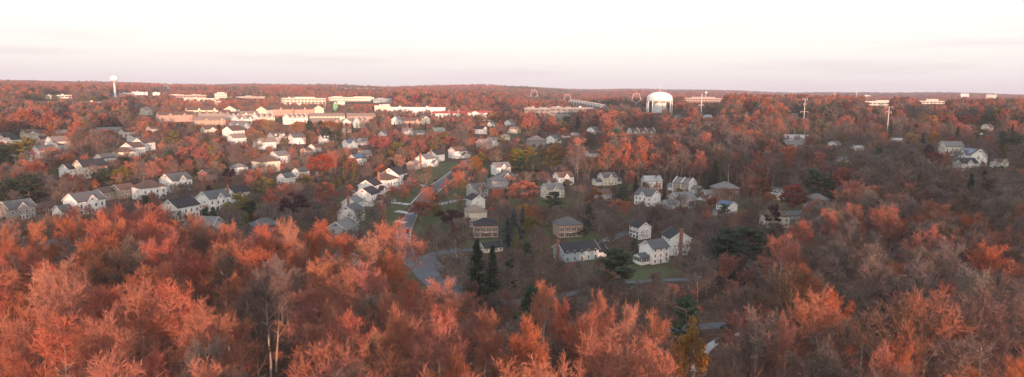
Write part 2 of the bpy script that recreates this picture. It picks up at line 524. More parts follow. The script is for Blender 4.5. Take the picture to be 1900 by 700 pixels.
# ------------------------------------------------------------------ terrain
def build_ground():
    rs = [0.0]
    r = 14.0
    while r < 16000:
        rs.append(r); r += max(6.0, r * .022)
    na = 300
    vs, fs = [(0, 0, ground(0, 0))], []
    # dense in front, sparse behind
    angs = []
    for i in range(na):
        t = i / na
        angs.append(-math.pi + 2 * math.pi * t)
    # remap so that the front (angle 0 = +Y) is finer
    angs = [a - .55 * math.sin(a) for a in angs]
    for r in rs[1:]:
        for a in angs:
            x, y = r * math.sin(a), r * math.cos(a)
            vs.append((x, y, ground(x, y)))
    for j in range(na):
        fs.append((0, 1 + (j + 1) % na, 1 + j))
    for i in range(len(rs) - 2):
        b = 1 + i * na
        for j in range(na):
            k = (j + 1) % na
            fs.append((b + j, b + k, b + na + k, b + na + j))
    mb = MB(); mb.v = vs; mb.f = fs; mb.m = [0] * len(fs)
    m = bpy.data.materials.new('leaf_litter_and_grass'); m.use_nodes = True
    N, L = m.node_tree.nodes, m.node_tree.links
    b = N['Principled BSDF']; b.inputs['Roughness'].default_value = 1; b.inputs['Specular IOR Level'].default_value = .1
    tc = N.new('ShaderNodeTexCoord')
    def noise(s, d=5):
        n = N.new('ShaderNodeTexNoise'); n.inputs['Scale'].default_value = s; n.inputs['Detail'].default_value = d
        L.new(tc.outputs['Object'], n.inputs['Vector']); return n.outputs['Fac']
    def ramp(src, stops):
        c = N.new('ShaderNodeValToRGB'); L.new(src, c.inputs[0])
        while len(c.color_ramp.elements) < len(stops): c.color_ramp.elements.new(.5)
        for e, (p, col) in zip(c.color_ramp.elements, stops): e.position = p; e.color = (*col, 1)
        return c.outputs[0]
    litter = ramp(noise(.6, 8), [(.3, (.050, .034, .027)), (.52, (.080, .052, .038)), (.7, (.12, .072, .050))])
    grass = ramp(noise(.25), [(.3, (.045, .06, .028)), (.7, (.095, .09, .045))])
    msk = N.new('ShaderNodeMapRange'); msk.inputs[1].default_value = .50; msk.inputs[2].default_value = .56
    L.new(noise(.022, 3), msk.inputs[0])
    # no grass under the woods nearest the viewer or far away
    sep = N.new('ShaderNodeVectorMath'); sep.operation = 'LENGTH'; L.new(tc.outputs['Object'], sep.inputs[0])
    near = N.new('ShaderNodeMapRange'); near.inputs[1].default_value = 190; near.inputs[2].default_value = 250; L.new(sep.outputs['Value'], near.inputs[0])
    mu = N.new('ShaderNodeMath'); mu.operation = 'MULTIPLY'; L.new(msk.outputs[0], mu.inputs[0]); L.new(near.outputs[0], mu.inputs[1])
    mx = N.new('ShaderNodeMix'); mx.data_type = 'RGBA'
    L.new(mu.outputs[0], mx.inputs[0]); L.new(litter, mx.inputs[6]); L.new(grass, mx.inputs[7])
    L.new(mx.outputs[2], b.inputs['Base Color'])
    bp = N.new('ShaderNodeBump'); bp.inputs['Strength'].default_value = .5; bp.inputs['Distance'].default_value = .3
    L.new(noise(1.5, 6), bp.inputs['Height']); L.new(bp.outputs[0], b.inputs['Normal'])
    o = link('ground', mb.mesh('ground', m, True))
    structure(o, 'rolling ground of brown leaf litter and patches of grass')

build_ground()

# ------------------------------------------------------------------ draped ribbons and patches
KEEP = []      # (polyline, half width): trees stay off it
def spline(pts, step=4.0):
    out = []
    n = len(pts)
    for i in range(n - 1):
        p0, p1, p2, p3 = pts[max(i - 1, 0)], pts[i], pts[i + 1], pts[min(i + 2, n - 1)]
        k = max(2, int((p2 - p1).length / step))
        for j in range(k):
            t = j / k
            out.append(.5 * ((2 * p1) + (p2 - p0) * t + (2 * p0 - 5 * p1 + 4 * p2 - p3) * t * t + (3 * p1 - p0 - 3 * p2 + p3) * t ** 3))
    out.append(pts[-1])
    return out

def off_line(pts, d):
    out = []
    for i, p in enumerate(pts):
        t = pts[min(i + 1, len(pts) - 1)] - pts[max(i - 1, 0)]
        t = t.normalized()
        out.append(Vector((p.x + t.y * d, p.y - t.x * d)))
    return out

def ribbon(name, pts, d0, d1, z, m, label, nx=3, thick=0.0, keep=None):
    """strip between the offsets d0 and d1 of a centre line of 2-D points"""
    mb = MB()
    rows = [off_line(pts, d0 + (d1 - d0) * k / nx) for k in range(nx + 1)]
    for i in range(len(pts)):
        for k in range(nx + 1):
            q = rows[k][i]; mb.v.append((q.x, q.y, ground(q.x, q.y) + z))
    w = nx + 1
    for i in range(len(pts) - 1):
        for k in range(nx):
            mb.f.append((i * w + k, i * w + k + 1, (i + 1) * w + k + 1, (i + 1) * w + k)); mb.m.append(0)
    if thick:
        for k, s in ((0, 1), (nx, -1)):
            b = len(mb.v)
            for i in range(len(pts)):
                x, y, zz = mb.v[i * w + k]; mb.v.append((x, y, zz - thick))
            for i in range(len(pts) - 1):
                mb.f.append((i * w + k, (i + 1) * w + k, b + i + 1, b + i)); mb.m.append(0)
    o = link(name, mb.mesh(name, m)); structure(o, label)
    if keep is not None: KEEP.append((pts, keep))
    return o

def px2(l, step=4.0):
    return spline([P(a, b).xy for a, b in l], step)

street = px2([(876, 297), (856, 312), (839, 326), (806, 350), (777, 380), (760, 407), (749, 440), (754, 470), (774, 498), (808, 530), (858, 550), (920, 560), (1000, 560)])
ribbon('street', street, -2.7, 2.7, .06, M_ASPH, 'grey asphalt residential street running between the two rows of houses', keep=5.5)
for s in (-1, 1):
    a, b = (-4.6, -3.8) if s < 0 else (3.8, 4.6)
    ribbon('sidewalk', street[:44], a, b, .16, M_CONC, 'pale concrete sidewalk along the residential street', 1, .1)
    a, b = (-2.85, -2.7) if s < 0 else (2.7, 2.85)
    ribbon('kerb', street[:70], a, b, .18, M_CONC, 'pale concrete kerb along the residential street', 1, .14)
for s, (d0, d1) in ((0, (4.7, 24)), (1, (-25, -4.7))):
    ribbon('lawn', street[6:58], d0, d1, .05, M_LAWN, 'green front lawns along the residential street', 4)
KEEP.append((street[4:40], 8))
side = px2([(770, 487), (815, 470), (862, 464), (905, 463)])
ribbon('side_street', side, -2.6, 2.6, .10, M_ASPH, 'short asphalt side street in front of the brick house', keep=6)
trail = px2([(1000, 560), (1060, 545), (1130, 530), (1200, 522), (1270, 519), (1330, 519), (1400, 516), (1440, 508)])
ribbon('path', trail, -1.6, 1.6, .07, M_ASPH, 'narrow asphalt path between the wood and the back gardens', 1, keep=4.5)
low = px2([(1180, 622), (1250, 612), (1310, 606), (1360, 602), (1420, 600)])
ribbon('road', low, -2.2, 2.2, .08, M_ASPH, 'dark asphalt road glimpsed between the trees of the near wood', 2, keep=6)
low2 = px2([(1290, 690), (1310, 650), (1340, 630), (1380, 620)])
ribbon('footpath', low2, -1.1, 1.1, .09, M_CONC, 'pale footpath curving down through the near wood', 1, keep=5)
cul = px2([(1085, 462), (1120, 452), (1135, 441), (1170, 430)])
ribbon('side_street', cul, -2.6, 2.6, .08, M_ASPH, 'asphalt turning place beside the brick house with the hip roof', 2, keep=6)
far_st = px2([(905, 292), (950, 282), (1000, 276), (1040, 272)])
ribbon('side_street', far_st, -4.0, 4.0, .08, M_ASPH, 'distant cross street above the residential street', 2, keep=6)
drv = px2([(1300, 372), (1330, 362), (1350, 356)])
ribbon('driveway', drv, -4.5, 4.5, .09, M_CONC, 'pale concrete driveway with parked cars by the grey hip roofed house', 2, keep=6)

def patch(pxs, label, name='lawn', m=M_LAWN, z=.045):
    c = [P(a, b).xy for a, b in pxs]
    cx = sum((p for p in c), Vector((0, 0))) / len(c)
    n = 7
    mb = MB()
    k = len(c)
    for j in range(n + 1):
        for i in range(k * 4):
            t = i / 4; a, b = c[int(t) % k], c[(int(t) + 1) % k]
            e = a.lerp(b, t - int(t)); q = cx.lerp(e, j / n)
            mb.v.append((q.x, q.y, ground(q.x, q.y) + z))
    w = k * 4
    for j in range(n):
        for i in range(w):
            mb.f.append((j * w + i, j * w + (i + 1) % w, (j + 1) * w + (i + 1) % w, (j + 1) * w + i)); mb.m.append(0)
    o = link(name, mb.mesh(name, m)); structure(o, label)
    rad = max((p - cx).length for p in c)
    KEEP.append(([cx - Vector((rad * .4, 0)), cx + Vector((rad * .4, 0))], rad * .6))

patch([(1060, 430), (1090, 425), (1120, 440), (1100, 456), (1050, 452)], 'green lawn beside the brick house with the hip roof')
patch([(1160, 512), (1160, 524), (1225, 524), (1245, 505), (1230, 497), (1190, 500)], 'green lawn below the big white house with the sunroom')
patch([(850, 448), (930, 444), (932, 456), (850, 462)], 'front lawn before the small brick house with shutters')
patch([(265, 290), (300, 285), (310, 297), (270, 300)], 'green back lawn beside the cluster of bright white houses')
patch([(105, 290), (145, 288), (150, 300), (112, 302)], 'green lawn by the pale garden fence')
patch([(772, 478), (800, 470), (850, 520), (872, 548), (850, 562), (800, 545), (778, 512)], 'wide grey asphalt court at the bend of the residential street', 'side_street', M_ASPH, .035)
patch([(955, 570), (985, 560), (990, 590), (960, 600)], 'patch of green grass under the near trees')
patch([(690, 545), (790, 530), (795, 552), (700, 570)], 'green verge beside the bend of the street')

# ------------------------------------------------------------------ houses
def win_mesh(w, h, name, split=True):
    f, p = MB(), MB()
    f.box(-w / 2 - .08, w / 2 + .08, -.07, .05, -h / 2 - .08, h / 2 + .08)
    p.box(-w / 2, w / 2, -.085, -.06, -h / 2, -.03); p.box(-w / 2, w / 2, -.085, -.06, .03, h / 2)
    both = MB(); both.v = f.v[:]; both.f = f.f[:]; both.m = f.m[:]
    both.add(p.v, p.f, 1)
    return f.mesh(name, M_TRIM), p.mesh('pane', M_GLASS), both.mesh(name, [M_TRIM, M_GLASS])
WIN = win_mesh(.85, 1.35, 'window')
WIN_S = win_mesh(.7, .9, 'window')
WIN_L = win_mesh(2.2, 1.5, 'window')
WIN_T = win_mesh(1.05, 1.9, 'window')
d_ = MB(); d_.box(-.75, .75, -.06, .05, 0, 2.5); DOOR_F = d_.mesh('door_frame', M_TRIM)
d_ = MB(); d_.box(-.48, .48, -.09, -.05, .05, 2.15); DOOR = d_.mesh('door', M_DOOR)
d_ = MB(); d_.box(-2.4, 2.4, -.08, .02, 0, 2.25); GAR = d_.mesh('garage_door', M_GARAGE)
d_ = MB(); d_.box(-.22, .22, -.08, 0, -.85, .85); SHUT = d_.mesh('shutter', M_SHUT)
d_ = MB(); d_.box(-.55, .55, -.09, .02, -.2, .35); VENT = d_.mesh('vent', M_GLASS)

def gable_wall(mb, cx, cy, L, W, hw, rr, rot=0, z0=-1.6):
    """prism with its ridge along x (rot=0) or y (rot=1)"""
    r = rr - .06
    v = []
    for x in (-L / 2, L / 2):
        v += [(x, -W / 2, z0), (x, W / 2, z0), (x, W / 2, hw), (x, 0, hw + r), (x, -W / 2, hw)]
    if rot: v = [(-y, x, z) for x, y, z in v]
    v = [(x + cx, y + cy, z) for x, y, z in v]
    mb.add(v, [(4, 3, 2, 1, 0), (5, 6, 7, 8, 9), (0, 1, 6, 5), (1, 2, 7, 6), (2, 3, 8, 7), (3, 4, 9, 8), (4, 0, 5, 9)])

def gable_roof(mb, cx, cy, L, W, hw, rr, rot=0, oh=.45, th=.22):
    sl = rr / (W / 2); e = W / 2 + oh
    top = [(-e, hw - oh * sl + .05), (0, hw + rr + .05), (e, hw - oh * sl + .05)]
    v = []
    for x in (-L / 2 - oh, L / 2 + oh):
        v += [(x, y, z) for y, z in top] + [(x, y, z - th) for y, z in top]
    if rot: v = [(-y, x, z) for x, y, z in v]
    v = [(x + cx, y + cy, z) for x, y, z in v]
    mb.add(v, [(0, 1, 7, 6), (1, 2, 8, 7), (3, 9, 10, 4), (4, 10, 11, 5), (0, 6, 9, 3), (2, 5, 11, 8), (0, 3, 4, 1), (1, 4, 5, 2), (6, 7, 10, 9), (7, 8, 11, 10)])

def rake_trim(mb, cx, cy, L, W, hw, rr, rot=0, oh=.45, ends=(-1, 1)):
    sl = rr / (W / 2); e = W / 2 + oh
    for sg in ends:
        x0 = sg * (L / 2 + oh + .01); x1 = x0 + sg * .06
        prof = [(-e, hw - oh * sl + .07), (0, hw + rr + .07), (e, hw - oh * sl + .07)]
        v = []
        for x in (x0, x1):
            v += [(x, y, z) for y, z in prof] + [(x, y, z - .34) for y, z in prof]
        if rot: v = [(-y, x, z) for x, y, z in v]
        v = [(x + cx, y + cy, z) for x, y, z in v]
        mb.add(v, [(0, 1, 4, 3), (1, 2, 5, 4), (6, 9, 10, 7), (7, 10, 11, 8), (0, 6, 7, 1), (1, 7, 8, 2), (3, 4, 10, 9), (4, 5, 11, 10), (0, 3, 9, 6), (2, 8, 11, 5)])

def hip_roof(mb, cx, cy, L, W, hw, rr, oh=.5):
    a, b = L / 2 + oh, W / 2 + oh
    k = max(.05, (L - W) / 2)
    v = [(-a, -b, hw), (a, -b, hw), (a, b, hw), (-a, b, hw), (-k, 0, hw + rr), (k, 0, hw + rr), (-a, -b, hw - .2), (a, -b, hw - .2), (a, b, hw - .2), (-a, b, hw - .2)]
    v = [(x + cx, y + cy, z) for x, y, z in v]
    mb.add(v, [(0, 1, 5, 4), (1, 2, 5), (2, 3, 4, 5), (3, 0, 4), (6, 7, 1, 0), (7, 8, 2, 1), (8, 9, 3, 2), (9, 6, 0, 3), (9, 8, 7, 6)])

HOUSES = []
SLOG = []
def put_win(root, kind, x, y, z, rz, detail, name='window'):
    fm, pm, both = kind
    if detail:
        w = link(name, fm, root, (x, y, z), rz); link('pane', pm, w)
    else:
        w = link(name, both, root, (x, y, z), rz)
    return w

def house(x0, x1, ytop, yvis, a, typ, wall, roof, opts, label, group=None, name='house', L=12.5, W=10.0, hw=6.3, rr=3.2, smax=1.45):
    pxc = (x0 + x1) / 2
    if typ == 'G' and abs(a) > 46: a = math.copysign(46 + (abs(a) - 46) * .6, a)
    ar = R(a)
    fy = -1 if a >= 0 else 1
    Lw = L + (5.5 if 'w' in opts else 0) + (5.5 if 'v' in opts else 0)
    s = 1.0
    T = typ == 'T'
    if 'r' in opts: hw = 2.9; rr = 2.4
    if 't' in opts: hw = 8.0; L = 11.0
    if 'l' in opts: hw = 4.6; rr = 2.8; L = 17.0
    for it in range(4):
        p = P(pxc, ytop, (hw + rr) * s)
        dist = proj(p.x, p.y, p.z)[2]
        target = (x1 - x0) / FPX * dist
        if T:
            L = Lw = max(W * 1.2, (target - W * abs(math.cos(ar))) / max(.3, abs(math.sin(ar)))); s = 1.0
        else:
            s = target / (Lw * abs(math.sin(ar)) + W * abs(math.cos(ar)))
            s = min(smax, max(.62, s))
    SLOG.append((round(s, 2), int(dist), label[:40]))
    az = math.atan2(p.x, p.y)
    rz = math.pi / 2 - (az + ar)
    root = link(name, None, None, p, rz, s)
    tag(root, label, 'building' if name in ('terraced_building', 'apartment_building') else 'house', group)
    near = dist < 330
    mid = dist < 620
    walls, rf = MB(), MB()
    trims = []
    def rake(*q, ends=(-1,), **k):
        for e in ends:
            tb = MB(); rake_trim(tb, *q, ends=(e,), **k); trims.append(tb)
    if typ == 'H':
        walls.box(-L / 2, L / 2, -W / 2, W / 2, -1.6, hw - .02)
        hip_roof(rf, 0, 0, L, W, hw, rr)
    else:
        gable_wall(walls, 0, 0, L, W, hw, rr)
        gable_roof(rf, 0, 0, L, W, hw, rr)
        if mid: rake(0, 0, L, W, hw, rr, ends=(-1, 1) if near else (-1,))
    wv = walls
    for c, sg in (('w', 1), ('v', -1)):
        if c in opts:
            cx = sg * (L / 2 + 2.73)
            gable_wall(walls, cx, 0.6 * -fy, 5.5, 7.0, 2.9, 2.1); gable_roof(rf, cx, .6 * -fy, 5.5, 7.0, 2.9, 2.1)
            if mid: rake(cx, .6 * -fy, 5.5, 7.0, 2.9, 2.1, ends=(sg,))
            if mid: link('garage_door', GAR, root, (cx, (.6 * -fy) + fy * 3.5, 0), 0 if fy < 0 else math.pi)
    def fw(x, z, kind=WIN, yy=0.0):
        put_win(root, kind, x, fy * (W / 2 + yy), z, 0 if fy < 0 else math.pi, near)
    skip = []
    if 'g' in opts:    # front-projecting garage gable
        cx = L * .22
        gable_wall(walls, cx, fy * (W / 2 + 1.4), 3.2, 6.0, 3.0, 2.2, 1); gable_roof(rf, cx, fy * (W / 2 + 1.6), 3.6, 6.0, 3.0, 2.2, 1)
        if mid:
            rake(cx, fy * (W / 2 + 1.6), 3.6, 6.0, 3.0, 2.2, 1, ends=(fy,))
            link('garage_door', GAR, root, (cx, fy * (W / 2 + 3.0), 0), 0 if fy < 0 else math.pi)
        skip.append(cx)
    xg = []
    if 'x' in opts: xg = [0.0]
    if 'X' in opts: xg = [-L * .27, L * .27]
    if T:
        n = max(2, int(L / 7.5)); xg = [(-L / 2 + L * (i + .5) / n) for i in range(n)] if 'n' not in opts else []
        if 'q' in opts: xg = xg[1::2]
    for cx in xg:
        gw = 4.4 if not T else 4.0
        gable_wall(walls, cx, fy * (W / 4 + .5), W / 2, gw, hw - .1, rr * .75, 1); gable_roof(rf, cx, fy * (W / 4 + .3), W / 2 + .4, gw, hw - .1, rr * .75, 1, .35)
        if mid: rake(cx, fy * (W / 4 + .3), W / 2 + .4, gw, hw - .1, rr * .75, 1, .35, ends=(fy,))
        if mid: fw(cx, hw + .45, WIN_S, .5)
    if 'f' in opts:   # parapet fire walls standing above the roof
        n = max(2, int(L / 7.5)); fwb = MB()
        for i in range(n + 1):
            x = -L / 2 + L * i / n
            gable_wall(fwb, x, 0, .35, W + .7, hw + .35, rr + .35)
        link('fire_wall', fwb.mesh('fire_wall', M_TRIM), root)['kind'] = 'stuff' if False else 'thing'
    # windows
    if mid or dist < 1000:
        n = max(3, int(L / (3.0 if mid else 4.2)))
        n = min(n, 14)
        bk = 'b' in opts
        for i in range(n):
            x = -L / 2 + L * (i + .5) / n
            wk = WIN if dist < 400 or hw > 7 else WIN_S
            if hw > 4 and not any(abs(x - c) < 2.3 for c in xg): fw(x, 4.0, wk)
            elif hw > 4: fw(x, 4.0, wk, .52)
            if dist < 430 and abs(x) > 1.2 and not any(abs(x - c) < 3.2 for c in skip): fw(x, 1.35, WIN_T if bk else WIN, .52 if any(abs(x - c) < 2.3 for c in xg) else 0)
            if bk and near:
                for q in (-.85, .85):
                    for zz in (4.1, 1.35): link('shutter', SHUT, root, (x + q, fy * W / 2, zz), 0 if fy < 0 else math.pi)
            if hw > 7: fw(x, 7.0, WIN, .52 if any(abs(x - c) < 2.3 for c in xg) else 0)
        if mid and not any(abs(c) < 2.4 for c in skip):
            yo = .52 if 0.0 in xg else 0
            df = link('door_frame', DOOR_F, root, (0, fy * (W / 2 + yo), 0), 0 if fy < 0 else math.pi)
            link('door', DOOR, df)
        # near end
        ex = -L / 2; er = -math.pi / 2
        if 'v' not in opts:
            if 'y' in opts:
                bay = MB(); bay.box(ex - .9, ex, -1.2, 1.2, -.5, 2.6); link('bay', bay.mesh('bay', M_TRIM), root)
                br_ = MB(); br_.add([(ex - 1.1, -1.4, 2.6), (ex - 1.1, 1.4, 2.6), (ex, 1.4, 2.6), (ex, -1.4, 2.6), (ex, -.8, 3.3), (ex, .8, 3.3)], [(0, 1, 5, 4), (1, 2, 5), (3, 0, 4), (0, 3, 2, 1), (2, 3, 4, 5)])
                link('bay_roof', br_.mesh('bay_roof', ROOF['green']), root)
                put_win(root, WIN, ex - .9, 0, 1.5, er, near)
            elif mid:
                put_win(root, WIN_S, ex, -W * .2 * fy, 1.5, er, near)
            if hw > 4: 
                put_win(root, WIN_S, ex, W * .12 * fy, 4.2, er, near)
                if near: put_win(root, WIN_S, ex, W * .27 * fy, 4.2, er, near)
            if typ == 'G' and mid: link('vent', VENT, root, (ex, 0, hw + rr * .5), er)
    if 'c' in opts:
        ch = MB(); ch.box(-L / 2 - .75, -L / 2 - .02, -.7, .7, -1.5, hw + rr + 1.1); ch.box(-L / 2 - .85, -L / 2 + .08, -.8, .8, hw + rr + 1.1, hw + rr + 1.3)
        link('chimney', ch.mesh('chimney', M_BRICK), root)
    if 'k' in opts:
        ch = MB(); ch.box(L * .2, L * .2 + 1.0, -fy * .8, -fy * 2.0, hw, hw + rr + 1.0)
        link('chimney', ch.mesh('chimney', M_BRICK), root)
    if 'd' in opts:
        for cx in (-L * .3, 0, L * .3):
            dm, dr = MB(), MB()
            gable_wall(dm, cx, fy * W * .28, W * .3, 1.6, hw + rr * .62, .7, 1, hw); gable_roof(dr, cx, fy * W * .27, W * .33, 1.6, hw + rr * .62, .7, 1, .15, .12)
            d1 = link('dormer', dm.mesh('dormer', M_TRIM), root); link('dormer_roof', dr.mesh('dormer_roof', ROOF[roof]), d1)
            put_win(root, WIN_S, cx, fy * (W * .43), hw + rr * .42, 0 if fy < 0 else math.pi, False)
    if 's' in opts:
        sp = MB(); sl = rr / (W / 2)
        y0, y1 = W * .44, W * .08
        za, zb = hw + rr - sl * y0 + .16, hw + rr - sl * y1 + .16
        sp.add([(-L * .38, fy * y0, za), (L * .38, fy * y0, za), (L * .38, fy * y1, zb), (-L * .38, fy * y1, zb), (-L * .38, fy * y0, za - .08), (L * .38, fy * y0, za - .08), (L * .38, fy * y1, zb - .08), (-L * .38, fy * y1, zb - .08)],
               [(0, 1, 2, 3), (7, 6, 5, 4), (0, 4, 5, 1), (1, 5, 6, 2), (2, 6, 7, 3), (3, 7, 4, 0)])
        link('solar_panel', sp.mesh('solar_panel', M_SOLAR), root)
    if 'p' in opts:   # portico
        pf, pr = MB(), MB()
        gable_wall(pf, 0, fy * (W / 2 + 1.1), 2.2, 6.2, hw, 2.0, 1, hw - .5); gable_roof(pr, 0, fy * (W / 2 + 1.0), 2.5, 6.2, hw, 2.0, 1, .3)
        po = link('portico', pf.mesh('portico', M_TRIM), root); link('portico_roof', pr.mesh('portico_roof', ROOF[roof]), po)
        for q in (-2.7, -.95, .95, 2.7):
            c = MB(); c.lathe([(.2, -1.2), (.17, hw - .5)], 8); link('column', c.mesh('column', M_TRIM), po, (q, fy * (W / 2 + 1.9), 0))
    if 'u' in opts:   # sunroom on posts at the near end
        sx = -L / 2 - 2.6
        sm, sr = MB(), MB()
        gable_wall(sm, sx, 0, 5.2, 6.4, 3.6, 1.6, 0, -1.6); gable_roof(sr, sx - .1, 0, 5.2, 6.4, 3.6, 1.6, 0, .3)
        so = link('sunroom', sm.mesh('sunroom', M_TRIM), root); link('sunroom_roof', sr.mesh('sunroom_roof', ROOF[roof]), so)
        for i in range(5): put_win(root, WIN_T, sx - 2.0 + i * 1.0, fy * 3.2, 2.3, 0 if fy < 0 else math.pi, False).scale = (.8, 1, 1)
        for i in range(5): put_win(root, WIN_T, sx - 2.6, -2.4 + i * 1.2, 2.3, er, False)
    link('wall', walls.mesh('wall', WALL[wall]), root)
    link('roof', rf.mesh('roof', ROOF[roof]), root)
    for tb in trims: link('roof_trim', tb.mesh('roof_trim', M_TRIM), root)
    HOUSES.append((p.x, p.y, (Lw * .5 + 1.5) * s, x0, x1, ytop, yvis, dist))
    return root

